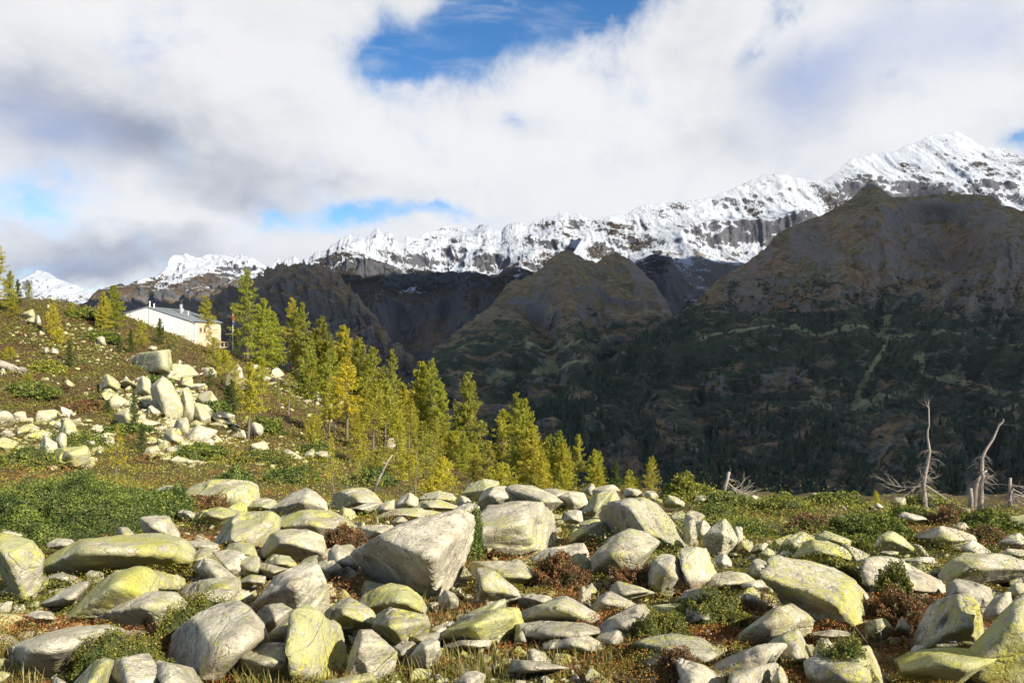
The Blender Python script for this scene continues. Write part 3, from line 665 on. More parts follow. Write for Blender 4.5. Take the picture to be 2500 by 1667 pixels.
def rock_planes(N, D, c, ext, lvl, seed, rough=1.0, chips=6, power=90):
    """block bounded by the planes N.x <= D round the centre c, with chipped edges and a weathered surface"""
    D = D - N @ c; Ns = N * ext[None]; l = np.linalg.norm(Ns, axis=1); N2, D2 = Ns / l[:, None], D / l; kk = D2 > 0.03; N2, D2 = N2[kk], D2[kk]
    r = np.random.default_rng(seed); S_, Fc = ico(lvl)
    def radius(Nn, Dn): 
        a = np.clip((S_ @ Nn.T) / Dn[None], 1e-4, None); m = a.max(1); return 1.0 / (m * ((a / m[:, None]) ** power).sum(1) ** (1.0 / power))
    rad = np.minimum(radius(N2, D2), 2.2)
    if chips:
        q = S_ * rad[:, None]; cn = r.normal(size=(chips, 3)); cn /= np.linalg.norm(cn, axis=1)[:, None]; sup = (q @ cn.T).max(0)
        k1 = r.uniform(0.89, 0.99, chips); N2 = np.r_[N2, cn]; D2 = np.r_[D2, sup * k1]; rad = np.minimum(radius(N2, D2), 2.2)
    size = float(np.cbrt(ext.prod())) * 1.5; V = S_ * rad[:, None] * ext[None] * 1.01
    nn = V / np.linalg.norm(V, axis=1)[:, None]
    o = r.uniform(-50, 50, 3); s = 1.0 / size
    low = fbm(V * s * 0.9 + o, 3); mid = fbm(V * s * 2.6 + o, 4, 0.55, ridged=True); cell = 0
    tilt = r.normal(size=3); tilt /= np.linalg.norm(tilt); lay = (V @ tilt) * s * 4.0 + 1.0 * low; step = (lay % 1.0) ** 3
    disp = size * rough * (0.012 * low + 0.020 * (mid - 0.25) - 0.022 * step * r.uniform(0, 1.6) * (mid > -0.1))
    if lvl >= 4: disp = disp + size * rough * 0.012 * fbm(V * s * 10 + o, 3, ridged=True)
    for _ in range(3):                      # broken-out corners with sharp rims
        hd = r.normal(size=3); hd /= np.linalg.norm(hd); dd_ = nn @ hd + 0.05 * mid; disp = disp - size * r.uniform(0.03, 0.09) * rough * sstep(dd_, 0.84, 0.875)
    V = V + nn * disp[:, None]
    return V + c, Fc
def rock_mesh(pts, lvl, seed, rough=1.0, power=80, chips=6):
    pts = np.asarray(pts, float); c = (pts.min(0) + pts.max(0)) / 2; ext = np.maximum((pts.max(0) - pts.min(0)) / 2, 1e-3)
    N, D = hull_planes(pts); return rock_planes(N, D, c, ext, lvl, seed, rough, chips, power)
FOOT = []      # footprints of the foreground blocks, kept clear of leaves
PRE = {'M': (0.42, 0.15, 0.35), 'Y': (0.72, 0.05, 0.3), 'W': (0.18, 0.0, 0.35), 'G': (0.40, 0.55, 0.5), 'D': (0.6, 0.6, 0.8), 'L': (0.52, 0.0, 0.2), 'O': (0.35, 0.3, 0.9)}
NROCK = [0]
def block(zone, label, outline, inner='', pre='M', depth=None, sink=0.5, group=None, name='boulder', cat='boulder', dist=None, lean=0.55, chips=7, rough=1.0):
    ox, oy, sc = zone; pts = np.array(P(outline)); pts = pts * sc + [ox, oy]
    seed = 1000 + NROCK[0]; NROCK[0] += 1; r = np.random.default_rng(seed)
    mc = (pts.min(0) + pts.max(0)) / 2; pts = mc + (pts - mc) * [1.07, 1.08] + [0, 0.015 * np.ptp(pts[:, 1])]
    x0, y0 = pts.min(0); x1, y1 = pts.max(0); cx, cy = pts.mean(0)
    yb = min(y1, 1700); xb = pts[np.argmax(pts[:, 1]), 0]
    d0 = dist if dist else float(dist_at(xb, yb))
    w = (x1 - x0) / F * d0; h = (y1 - y0) / F * d0
    dep = depth if depth else min(0.95 * w, 1.5 * h + 0.25 * w)
    def dd(y): return d0 + dep * lean * (y1 - y) / max(y1 - y0, 1)
    # convex outline, seen as a cone from the standpoint, cut by a few large broken faces that meet in raised corners
    ctr = pts.mean(0); ang_ = np.arctan2(pts[:, 1] - ctr[1], pts[:, 0] - ctr[0]); xl, xr = pts[np.argmin(pts[:, 0])], pts[np.argmax(pts[:, 0])]; yl_ = y1 + 0.10 * (y1 - y0)
    ext2 = [(xl[0] + 0.05 * (x1 - x0), xl[1] + (yl_ - xl[1]) * 0.7), (xr[0] - 0.05 * (x1 - x0), xr[1] + (yl_ - xr[1]) * 0.7), (cx, yl_)] if sink > 0.1 else []
    H2 = convex2(list(map(tuple, pts)) + ext2); n = len(H2); hc = H2.mean(0)
    O3 = np.array([world(x, y, dd(y) + 0.10 * dep) for x, y in H2]); C3 = world(hc[0], hc[1], dd(hc[1]) + 0.42 * dep)
    pls = []
    def addp(a, b_, c_3, ref=C3, tol=0.0):
        nn_ = np.cross(b_ - a, c_3 - a); l_ = np.linalg.norm(nn_)
        if l_ < 1e-9: return
        nn_ /= l_; D_ = nn_ @ a
        if nn_ @ ref > D_: nn_, D_ = -nn_, -D_
        pls.append((nn_, max(D_ + tol, nn_ @ ref + (mn if tol == 0.0 else 0.16 * dep))))
    Z0 = np.zeros(3); mn = 0.3 * min(w, h); B_ = np.array([0, 0.22 * dep, 0]); e_ = 1e-6
    for i in range(n): addp(Z0, O3[i], O3[(i + 1) % n])
    tips = []
    if inner:
        for (ix, iy, b) in [tuple(map(float, q.split(','))) for q in inner.split()][:3]:
            X_, Y_ = ox + ix * sc, oy + iy * sc; tips.append((X_, Y_, b * 1.9))
    else:
        for _ in range(1 + (w * F / d0 > 110)):
            a = r.dirichlet(np.ones(n) * 0.8); q_ = (a @ H2) * 0.6 + hc * 0.4; tips.append((q_[0], q_[1], r.uniform(0.45, 0.8)))
    T3 = [world(X_, Y_, max(dd(Y_) - b * dep, d0 * 0.7)) for X_, Y_, b in tips]
    g_n = 4 if n < 6 else r.integers(4, 6); st = r.integers(0, n); cut = sorted({int(st + round(n * q_ / g_n + r.uniform(-.2, .2))) % n for q_ in range(g_n)})
    for a_, b_ in zip(cut, cut[1:] + cut[:1]):
        m_ = (H2[a_] + H2[b_]) / 2; t_ = min(range(len(T3)), key=lambda q_: (tips[q_][0] - m_[0]) ** 2 + (tips[q_][1] - m_[1]) ** 2)
        addp(T3[t_], O3[a_] + B_, O3[b_] + B_, C3, e_)
    if len(T3) > 1:
        for u_ in range(len(T3) - 1):
            top_ = min(range(n), key=lambda q_: H2[q_][1] + 0.3 * abs(H2[q_][0] - tips[u_][0])); bot_ = max(range(n), key=lambda q_: H2[q_][1] - 0.3 * abs(H2[q_][0] - tips[u_][0]))
            addp(T3[u_], T3[u_ + 1], O3[top_] + B_ * 1.5, C3, e_); addp(T3[u_], T3[u_ + 1], O3[bot_] + B_ * 0.5, C3, e_)
    yb_ = d0 + dep * r.uniform(1.15, 1.4)
    pls.append((np.array([0, 1.0, 0.0]), yb_)); 
    for sx_ in (-1, 1):
        q_ = np.array([sx_ * 0.62, 0.78, 0.1]); q_ /= np.linalg.norm(q_); pls.append((q_, q_ @ C3 + max(0.42 * w + 0.25 * dep, 0.2 * dep)))
    q_ = np.array([r.uniform(-.2, .2), 0.45, 0.88]); q_ /= np.linalg.norm(q_); tpz = max(float((O3 @ q_).max()), q_ @ C3 + 0.1 * dep); pls.append((q_, tpz + 0.04 * dep))
    px_w = (x1 - x0) * 0.41
    lvl = 5 if px_w > 34 else (4 if px_w > 14 else 3)
    V, Fc = rock_planes(np.array([p_[0] for p_ in pls]), np.array([p_[1] for p_ in pls]), C3, np.array([w / 2, dep * 0.6, h / 2 + 0.05 * w]), lvl, seed, rough, chips)
    U_, V_ = V[:, 0] / V[:, 1], V[:, 2] / V[:, 1]      # true to the traced width and height
    ua, ub = (x0 - CX) / F, (x1 - CX) / F; va, vb = (CY - y1) / F - 0.12 * (y1 - y0) / F, (CY - y0) / F
    su = np.clip((ub - ua) / np.ptp(U_), 0.6, 1.9); sv = np.clip((vb - va) / np.ptp(V_), 0.6, 1.9)
    V[:, 0] += ((U_ - U_.min()) * su + ua - U_) * V[:, 1].mean(); V[:, 2] += ((V_ - V_.min()) * sv + va - V_) * V[:, 1].mean()
    base = np.array([V[:, 0].mean(), V[:, 1].mean(), 0.0]); base[2] = float(groundz(base[0], base[1]))
    o = link(name, mesh_arrays(name, V - base, Fc, M_ROCK, True), None, base)
    col = np.array(PRE[pre]) + r.uniform(-0.12, 0.12, 3); o.color = (*np.clip(col, 0, 1), 1)
    tagobj(o, label, cat, group)
    if d0 < 40: FOOT.append((V[:, :2].mean(0), np.cov((V[:, :2] - V[:, :2].mean(0)).T), V[:, 2].max()))
    return o
k = 850 / 2351.0
Z1, Z2, Z3, Z4, Z5 = (0, 1100, k), (800, 1100, k), (1650, 1100, k), (0, 600, k), (550, 650, k)
ROCKS = '''
1|huge rounded pale boulder with yellow lichen cut off by the left edge of the photo|-90,560 120,570 230,610 290,700 285,800 230,880 130,945 -90,960|100,700,.3|Y
1|thin flat stone tucked under the big green juniper at the left edge|-20,515 90,528 180,558 130,590 0,580||M
1|very long low lichen slab running right from the rounded boulder at the left edge|270,650 520,600 900,575 1080,560 1230,605 1290,670 1150,740 950,785 760,825 450,832 290,800|600,660,.3 1100,650,.2|Y
1|small white stone peeping up behind the left end of the long low slab|320,625 380,592 480,598 510,625 420,655||W
1|small pointed grey stone behind the middle of the long low slab|780,575 800,522 850,515 920,572 850,605||G
1|round-shouldered lichen boulder standing behind the long low slab|950,500 990,455 1080,437 1150,480 1210,560 1215,612 1000,605 955,560|1030,520,.3|M
1|broad lichen-covered boulder at the back edge of the boulder field, left of the young larches|1230,298 1330,230 1430,195 1560,222 1680,212 1725,235 1740,320 1640,400 1420,385 1300,345|1480,300,.2 1560,270,.25|L
1|white wedge stone left of the broad lichen boulder at the back edge|1010,302 1060,255 1120,235 1220,240 1200,290 1130,308||W
1|thin flat stone lying before the white wedge stone at the back left|970,302 1100,300 1150,318 1040,338||M
1|low lichen boulder below the broad back boulder with a shaded left side|1310,485 1360,420 1400,380 1500,385 1640,410 1580,475 1430,505||D
1|flat pale stone wedged left of the low shaded lichen boulder|1200,425 1230,400 1360,410 1320,475 1210,455||M
1|big square-cut boulder with a dark left face above the rust-red heather gap|1450,590 1490,510 1560,450 1700,410 1830,420 1885,450 1760,545 1640,605 1500,655|1560,540,.32 1800,470,.1|M
1|small grey boulder between the broad back boulder and the tall pale peak|1650,392 1700,340 1780,320 1850,335 1870,362 1760,408||G
1|tall pale boulder rising to a rounded peak behind the left middle of the field|1810,405 1900,350 1980,285 2060,255 2120,280 2190,340 2205,405 2100,435 1900,455|2060,340,.25|W
1|wide pale yellow boulder lying below the tall rounded pale peak|1750,555 1880,460 2000,410 2220,400 2351,480 2450,545 2463,600 2380,612 2190,585 1960,555|2100,480,.2|L
1|rounded pale boulder with a dark crack on its left, left of centre|1770,645 1830,570 1920,530 2080,535 2170,570 2190,645 2170,705 2020,722 1830,705|1900,600,.25|M
1|low grey-green stone left of the rounded pale cracked boulder|1480,690 1560,630 1650,615 1710,640 1735,705 1660,725 1560,725||D
1|flat slab continuing the long low slab to the right|1210,612 1380,605 1470,630 1480,675 1300,665||M
1|lichen wedge with its thin edge towards the long low slab|1180,745 1280,680 1390,650 1450,680 1500,750 1350,775||L
1|sunlit stone between the lichen wedge and the grey-green stone|1440,695 1560,668 1640,690 1665,725 1600,765 1630,835 1540,815||W
1|pale pyramid stone above the reddish heather strip|1310,805 1370,745 1440,725 1530,790 1620,862 1560,875 1330,855||W
1|small dark green-grey stone right of the pale pyramid stone|1580,745 1650,710 1750,720 1760,795 1700,825 1640,835||D
1|small triangular stone below the rounded pale cracked boulder|1735,795 1770,755 1860,800 1960,800 1900,835 1800,845||M
1|low broad stone directly under the rounded pale cracked boulder|1780,745 1850,700 1950,710 2000,760 1960,798 1860,800||L
1|flat mossy stone tucked right of the rounded pale cracked boulder|2020,775 2060,720 2140,705 2180,732 2120,785||M
1|egg-shaped white stone with a shaded underside right of the tall back-left boulders|2130,802 2180,745 2260,740 2312,800 2290,848 2180,838||W
1|bright yellow humped boulder like a seal, its tail running down to the left|400,1145 560,1010 680,940 730,860 830,810 930,785 1010,800 1060,860 1000,930 940,955 860,1012 740,1092 600,1125|800,900,.25|Y
1|yellow knob joined to the right of the seal-shaped boulder|1000,790 1040,820 1160,830 1240,850 1258,892 1180,932 1000,945 950,880||Y
1|low rounded lichen boulder in front of the seal-shaped boulder|650,1130 800,1040 930,970 1050,950 1180,955 1260,1030 1278,1092 1200,1125 940,1155 900,1195 820,1155|1000,1040,.2|L
1|angular lichen stone right of the yellow knob|1205,928 1300,880 1440,850 1560,880 1640,940 1560,982 1400,965 1290,975||L
1|wrinkled yellow-white stone just below the angular lichen stone|1310,1045 1330,980 1450,930 1590,950 1540,1005 1400,1048||W
1|big pale domed boulder with a streaked left flank left of the centre foreground|1700,1045 1800,930 1870,850 2000,790 2080,760 2140,790 2190,900 2212,1012 2160,1085 1980,1075 1900,1045|1990,900,.3 2080,860,.2|W
1|flat lichen stone behind the big pale domed boulder|1620,865 1700,835 1790,845 1740,905 1650,905||M
1|large tilted pale slab dotted with round yellow lichens in the left foreground|1130,1415 1230,1320 1420,1140 1560,1050 1635,1015 1700,1060 1770,1150 1802,1232 1770,1295 1560,1385 1410,1468 1230,1455|1650,1080,.15 1720,1260,.3 1300,1420,.25|W
1|squat lichen boulder squeezed behind the tilted dotted slab|1720,1085 1790,1045 1900,1030 1970,1070 1945,1145 1860,1215 1810,1225 1770,1150||M
1|dark shaded block beside the deep black gap|1800,1245 1940,1130 1975,1110 1962,1245 1900,1315 1820,1295||D
1|tall sharp-edged wedge boulder with a dark left face and a sunlit right face in the foreground|1955,1105 2090,1045 2150,1080 2250,1150 2351,1235 2375,1330 2365,1455 2290,1465 2100,1475 1960,1430|2088,1120,.25 2085,1420,.35|Y
1|rounded yellow boulder below the tilted dotted slab|1530,1455 1620,1370 1720,1300 1810,1295 1880,1320 1932,1440 1900,1505 1700,1505 1560,1495||L
1|long narrow white slab almost buried in heather at the lower left|60,1465 220,1390 420,1270 600,1200 760,1178 842,1220 830,1275 650,1345 400,1415 250,1445 100,1485||W
1|small white rounded stone poking from the red heather at the left|150,1115 250,1080 340,1085 372,1130 300,1155 180,1145||W
1|half-hidden slanting stone in the heather below the rounded left boulder|270,1025 400,950 520,890 570,880 600,920 500,985 350,1035||W
1|rounded yellow boulder cut by the bottom edge at the lower left|460,1580 530,1470 640,1400 720,1410 780,1445 795,1640 450,1640||L
1|pale boulder with a stepped top at the bottom edge, right of the rounded yellow one|770,1465 820,1420 850,1440 950,1400 1010,1370 1020,1420 1080,1500 1090,1640 760,1640||W
1|dark-topped sloping boulder at the bottom edge left of centre|1020,1412 1120,1420 1180,1445 1280,1470 1380,1530 1420,1640 1090,1640 1060,1500||O
1|small white corner stone at the very bottom left|340,1580 365,1525 440,1560 430,1620 340,1620||W
1|low lemon-lichen stone cut by the bottom edge between the dead grass tufts|2150,1580 2200,1550 2351,1525 2480,1500 2535,1550 2535,1640 2160,1640||Y
1|brown underside stone under the left end of the long low slab|310,842 420,822 520,850 440,875 330,872||O
2|rounded boulder at the back edge beneath the leaning young larch|30,345 80,290 160,260 250,250 320,290 370,350 300,372 150,382 60,375||M
2|flat stone in front of the rounded back-edge boulder|150,392 280,350 380,350 370,397 250,408||M
2|small yellow stone right of the flat back-edge stone|330,382 390,345 450,330 440,388 370,418||L
2|upright pale stone standing at the back edge of the field|460,375 480,320 550,285 610,320 600,388 480,392||M
2|humped lichen stone right of the upright back-edge stone|610,335 660,285 750,268 840,290 862,320 830,348 740,340 640,348||M
2|flat layered stone under the humped lichen stone|590,385 640,340 750,330 870,370 810,398 660,388||L
2|small broken white stone in the middle of the back edge|880,345 900,305 930,305 950,350 1010,380 900,375||W
2|low pale stone below the small broken white stone|810,425 900,365 970,355 1020,385 960,442 860,452||W
2|wide flat pale slab behind the great overhanging boulder|330,445 450,390 600,385 790,390 800,425 640,448 400,455||L
2|small flat stone at the head of the low green shrubs|430,465 500,445 545,480 440,495||M
2|smooth rounded boulder forming the left end of the back-edge ridge|910,295 950,235 1050,200 1145,193 1152,235 1060,272 1010,332 930,302||L
2|grooved boulder with a dark lower side beside the smooth rounded one|1020,355 1060,270 1130,240 1200,250 1215,290 1350,340 1370,375 1200,385 1060,400|1100,290,.2|M
2|long sloping boulder with a fine crack along the back-edge ridge|1200,262 1290,230 1380,255 1500,310 1580,370 1610,405 1480,395 1300,332||M
2|flat-topped pale boulder on the back-edge ridge behind the long cracked one|1400,268 1500,255 1650,275 1700,300 1580,332 1480,312||L
2|cube-like block with a dark left side on the back-edge ridge|1560,312 1640,280 1720,275 1750,332 1730,382 1650,398 1590,372|1640,330,.3|M
2|small pale cube perched on top of the ridge of boulders|1730,278 1740,225 1790,220 1810,260 1780,292||M
2|broad pale stone right behind the small perched cube|1790,265 1830,235 1920,230 1970,265 1900,282 1800,302||L
2|thin dark slab leaning steeply against its neighbours on the ridge|1700,418 1830,290 1900,265 1925,275 1880,330 1780,438 1740,432||D
2|dark-undersided boulder propping up the thin leaning slab|1810,412 1900,320 1935,265 1985,350 1970,375 1900,395||D
2|great rounded boulder with a black hollow beneath it, right of centre|970,505 1080,430 1150,375 1290,370 1420,345 1500,360 1570,440 1620,530 1642,612 1540,655 1430,675 1290,600 1160,632 1080,565|1280,490,.3 1290,590,.2 1500,450,.15|M
2|small white stone in the gap right of the great hollowed boulder|1600,425 1640,400 1710,410 1722,462 1660,485 1610,465||W
2|flat yellow stone below the small white gap stone|1700,485 1790,460 1850,470 1780,515 1710,515||Y
2|smooth grey stone between the two greatest boulders|1640,565 1720,510 1800,480 1862,480 1862,605 1780,635 1650,625||G
2|giant grey-green boulder, the bulkiest of the field, right of centre|1850,605 1865,480 1900,400 1990,360 2130,335 2260,320 2310,380 2351,450 2430,560 2440,645 2250,665 2050,565 1900,605|2040,400,.25 2150,560,.25|G
2|rounded boulder split by a dark crack in front of the giant grey-green one|1790,705 1850,640 1900,580 2000,530 2100,560 2190,630 2232,712 2150,785 2000,795 1880,845 1800,795|1900,700,.3 2120,650,.2|M
2|low domed stone half covered by bare heather twigs, right of centre|1380,715 1440,660 1560,625 1680,630 1760,680 1700,725 1450,755||W
2|great overhanging sand-coloured boulder with a deep shadow under its left shoulder, the tallest near the centre|170,790 300,680 400,600 480,540 600,450 740,405 838,428 850,520 880,610 940,690 985,790 950,862 830,892 700,942 560,882 370,852 220,822|480,545,.32 640,740,.30 850,660,.25 700,920,.2 600,500,.2|W
2|yellow leaning stone behind the great overhanging boulder's bush|1040,545 1110,590 1125,640 1080,675 1040,625||Y
2|smooth flat slab right of the great overhanging boulder|970,750 1150,750 1290,735 1400,820 1412,862 1250,885 1180,855 1040,805||M
2|blunt lichen stone in front of the smooth flat slab|1005,935 1050,850 1110,790 1190,830 1280,930 1300,995 1200,1010 1060,1000||L
2|pale flat stone left behind the great overhanging boulder|190,515 330,500 430,500 460,545 380,605 300,585 240,615||W
2|tiny pale stone left of the great overhanging boulder|180,705 230,665 265,690 230,718||W
2|sharp white block by the left foot of the great overhanging boulder|5,765 10,680 60,635 140,660 212,732 170,795 60,808||W
2|domed pale boulder with a yellow crown and brown stripe, left of the centre foreground|190,1015 290,950 430,895 540,915 620,980 658,1052 640,1105 550,1110 430,1075 330,1085|500,1000,.3|Y
2|cream boulder supporting the yellow-crowned domed one|310,1195 350,1100 430,1060 600,1110 660,1110 682,1172 640,1225 540,1275 440,1305 330,1255||L
2|angular sand-coloured block with a shaded lower left side|-10,1085 90,1010 150,990 290,1070 352,1152 310,1205 150,1215 20,1155|100,1100,.25|M
2|slanting yellow-white slab with a black shadow on its left in the foreground|110,1505 180,1340 220,1210 300,1210 400,1310 460,1350 400,1445 250,1475 180,1475|230,1300,.3|M
2|low stone right of the slanting yellow-white slab|440,1335 520,1285 600,1310 580,1375 480,1385||M
2|small sharp wedge with a grey left face at the centre foreground|540,1405 620,1310 690,1260 750,1300 757,1372 690,1435 580,1435|670,1330,.3|M
2|thin dark flat stone above the small sharp wedge|520,1262 560,1235 740,1225 770,1242 680,1288 540,1288||D
2|small white stone by the rust-coloured grass|690,1215 740,1175 800,1190 750,1228||W
2|black-spotted white stone in the shrubs under the great overhanging boulder|750,995 790,940 850,960 882,1002 860,1055 770,1045||O
2|wide yellow-green boulder in the centre foreground carrying a small bright slab|730,1285 830,1190 950,1100 1080,1105 1200,1060 1290,1060 1308,1132 1270,1235 1150,1305 930,1285 800,1295|1000,1180,.25|Y
2|small bright lemon slab resting on the wide yellow-green boulder|940,1082 1010,1062 1100,1055 1160,1010 1190,998 1197,1040 1140,1092 1040,1115 950,1100||Y
2|low white stone with a rounded top right of centre foreground|1290,995 1380,960 1490,980 1532,1012 1420,1045 1300,1045||W
2|pointed grey-white boulder with a long shadow in the centre right foreground|1310,1085 1450,1050 1590,980 1640,1000 1700,1060 1820,1100 1825,1152 1750,1185 1400,1155 1320,1135|1560,1040,.3|O
2|long flat sand-coloured slab beneath the pointed grey-white boulder|1280,1265 1290,1170 1440,1150 1700,1160 1790,1190 1842,1242 1700,1235 1560,1265 1400,1295||M
2|ragged white slab below the long flat sand-coloured slab|1460,1295 1600,1230 1740,1240 1862,1302 1750,1345 1620,1335 1480,1315||W
2|brownish knob stone at the left end of the long flat slab|1260,1262 1300,1215 1347,1242 1330,1288 1270,1292||G
2|pale wedge with black blotches and a dark left face, centre right|1760,1095 1820,1010 1840,960 1920,950 2000,990 2090,1040 1950,1085 1830,1105|1850,1010,.3|O
2|rounded yellow-tipped stone behind the blotched wedge|1890,965 1950,910 2030,882 2130,920 2200,960 2100,1005 1970,995||L
2|long low stone arching down to the left behind the brown shrub|1820,1205 1880,1140 2000,1070 2150,1035 2222,1082 2200,1105 2020,1115 1960,1205 1850,1265||G
2|grey lower stone hidden by the brown shrub on its right|1800,1275 1860,1210 1980,1180 2030,1262 1940,1305 1830,1295||G
2|flat yellow-edged stone right of the arching low stone|2190,1045 2300,1030 2400,1050 2480,1060 2400,1115 2230,1115||L
2|tall stone streaked yellow right of the cracked boulder|2160,805 2200,740 2260,700 2351,720 2412,780 2415,895 2310,945 2240,935 2180,865||M
2|long smooth grey slab at the lower right of centre|2050,1315 2150,1260 2260,1235 2400,1270 2600,1370 2660,1412 2560,1435 2350,1335 2150,1345||G
2|white rounded stone beneath the long smooth grey slab|2150,1405 2180,1350 2260,1325 2351,1330 2440,1380 2500,1435 2300,1445 2170,1455||W
2|little dark stone among the bare twigs, right of centre|1700,935 1780,895 1822,952 1760,968||D
2|white stone sunk in red heather at the bottom edge, centre|860,1580 920,1500 1000,1485 1060,1510 1060,1620 870,1620||W
2|long pale stone almost swallowed by the bottom centre heather|1210,1415 1350,1408 1500,1425 1622,1472 1550,1495 1400,1485 1250,1455||W
2|flat white stone lying in front of the wide yellow-green boulder|790,1305 930,1275 1100,1280 1060,1315 830,1325||W
3|grey-streaked slab at the bottom edge right of the centre heather|-40,1405 60,1390 210,1440 330,1520 352,1640 0,1640||W
3|round pale stone behind the pair of little white stones, right|45,505 70,440 120,405 192,462 130,475||M
3|narrow upright slab left of the tall pale tooth|50,535 90,480 130,465 142,562 110,625 70,565||M
3|split white block between the upright slab and the tall pale tooth|140,545 150,490 190,470 247,512 200,565 150,585||W
3|tall pale tooth-shaped boulder at the left edge of the right-hand heath|185,585 260,510 330,470 390,463 412,552 410,625 370,685 290,665 200,645|330,560,.25|M
3|small stone leaning on the right of the tall pale tooth|400,512 450,520 452,592 410,645||L
3|small pointed yellow stone right of the tall pale tooth|410,655 440,610 495,595 522,642 500,685 430,685||Y
3|pale flat-topped stone beside the small pointed yellow stone|510,665 560,630 610,620 632,652 580,685||W
3|yellow stone right behind the bare twigs, near the tooth|560,695 620,655 660,680 692,735 620,735||L
3|tiny white stone left of the twin-peaked boulder|700,705 740,675 782,702 730,722||W
3|twin-peaked pale boulder at the front of the right-hand heath|695,655 750,590 840,545 880,560 932,602 860,655 790,695 720,675|800,620,.25|M
3|green-yellow lichen slab half sunk behind the grey lichen boulder|950,565 1010,540 1100,570 1182,602 1120,635 1000,625||Y
3|grey lichen boulder sloping right in front of the right-hand heath|800,705 870,630 930,600 1020,620 1130,660 1177,692 1100,745 950,745||D
3|lone green-sided boulder in the right-hand heath|1350,645 1370,580 1440,545 1490,560 1602,642 1530,668 1400,672|1430,590,.3|Y
3|wide pale domed boulder in the middle of the right-hand heath|1610,562 1720,540 1810,507 1900,540 2010,570 2022,602 1930,635 1800,605 1680,592||L
3|low pale stone running down from the wide domed heath boulder|1930,655 2000,600 2040,630 2122,682 1990,695||W
3|blotched grey-white boulder at the right edge of the heath|2180,622 2250,570 2330,555 2400,570 2400,645 2230,655||O
3|small speckled stone in the middle of the green heath shrubs|1080,482 1110,435 1160,432 1167,462 1110,492||M
3|flat white stone in front of the tallest dead tree|1510,432 1540,413 1650,440 1692,462 1620,475 1530,453||W
3|small white block right of the tallest dead tree|1880,512 1910,485 1960,485 1977,522 1910,532||W
3|pointed pale stone left of the tallest dead tree|1465,352 1500,315 1552,350 1540,368 1480,362||M
3|little white stone beneath the tiny yellow larch|1340,372 1360,350 1400,360 1402,387 1350,387||W
3|pale stone at the foot of the leaning broken snag|300,312 320,280 380,275 407,312 340,322||W
3|pale stone under the fallen bleached branches|480,332 520,305 570,300 577,337 500,347||M
3|pale stone at the right end of the flat-topped juniper|105,352 150,305 210,300 232,322 190,352||L
3|lichen stone carrying the flat-topped juniper on the skyline|-80,362 -50,312 50,300 55,362 -40,375||L
3|stone with a heather cap on the skyline of the right-hand heath|910,328 925,295 1000,285 1042,312 980,332||M
2|bright white triangular stone left of the lone yellow larch on the skyline|2000,285 2060,250 2130,300 2080,315 2020,305||W
2|small pale stone at the foot of the lone yellow larch|2125,305 2180,270 2232,310 2180,318||M
3|sharp two-faced lichen boulder, left part of the right foreground|30,765 100,690 180,650 240,660 290,720 302,802 240,835 130,915 60,925 40,845|110,760,.3 130,880,.3|L
3|pale stone tucked behind the sharp two-faced boulder|270,695 330,700 377,747 340,785 300,785||M
3|triangular brown-grey stone with black pits|480,825 520,750 570,730 650,790 657,862 560,870 500,855|560,790,.3|O
3|low rounded stone in front of the sharp two-faced boulder|160,915 220,840 350,812 460,825 532,872 420,895 290,905||M
3|flat pale stone joining the low rounded stone to the enormous slab|440,895 560,870 640,870 600,925 480,945||W
3|enormous tilted lichen slab dominating the right foreground|580,905 640,860 680,760 760,710 870,720 1030,740 1110,790 1200,860 1280,960 1330,1060 1342,1122 1290,1145 1200,1155 1180,1215 1020,1185 900,1105 760,1035 650,1045 600,985|790,850,.15 700,960,.35 1150,1010,.1|L
3|large lichen wedge with a furrowed left side below the enormous slab|370,1315 440,1220 560,1150 650,1070 760,1035 830,1080 920,1160 922,1222 800,1215 620,1265 480,1335|640,1130,.3|Y
3|wrinkled pale boulder with a brown base below the large lichen wedge|600,1295 700,1230 800,1210 900,1240 942,1312 940,1382 820,1445 730,1425 720,1325||M
3|long white ridge-backed boulder at the lower middle right|240,1445 400,1370 560,1310 700,1300 740,1330 730,1412 650,1455 470,1505 360,1565 300,1505|560,1360,.2|W
3|small boulder leaning between the wrinkled boulder and the dry grass|930,1335 970,1265 1020,1270 1102,1352 1060,1405 950,1395||M
3|broad white and yellow boulder with a shrub growing before it at the bottom edge|880,1425 950,1370 1080,1350 1200,1325 1310,1320 1442,1372 1430,1455 1350,1560 1340,1640 930,1640 890,1500||L
3|dark grey boulder cut by the bottom edge under the white ridge-backed one|370,1555 500,1500 620,1480 690,1430 720,1450 650,1560 640,1640 370,1640||G
3|narrow lichen stone wedged at the bottom edge beside the dark grey boulder|650,1565 700,1470 780,1450 780,1640 660,1640||L
3|big clean grey boulder with sharp edges in the lower right|1560,1125 1640,1060 1780,1020 1850,990 1960,955 2010,1040 2050,1150 2067,1242 1980,1305 1800,1345 1620,1305 1570,1225|1975,1000,.2 1960,1180,.25 1640,1100,.25 1800,1300,.3|O
3|white block with a yellow-green left face, right side|1265,855 1280,760 1380,740 1430,715 1540,715 1650,790 1770,850 1827,892 1810,935 1660,945 1500,892 1400,885 1310,922|1370,770,.3 1390,870,.3|W
3|thin flat white slab behind the white block|1550,738 1640,715 1740,715 1757,757 1640,755||W
3|thin flat stone in the red heather above the white block|1370,692 1420,675 1502,687 1470,707||M
3|yellow corner stone touching the white block from behind|1280,745 1370,720 1430,712 1390,775 1290,785||Y
3|very large pale slab piled against the right edge|1790,835 1850,760 1950,700 2100,690 2250,720 2351,760 2460,805 2310,825 2300,885 2200,905 1980,865 1850,885|2000,760,.2|M
3|grey boulder with parallel cracks under the very large pale slab|1830,895 1900,865 1990,880 2120,920 2142,1002 2080,1065 2030,1045 1930,975 1840,945||G
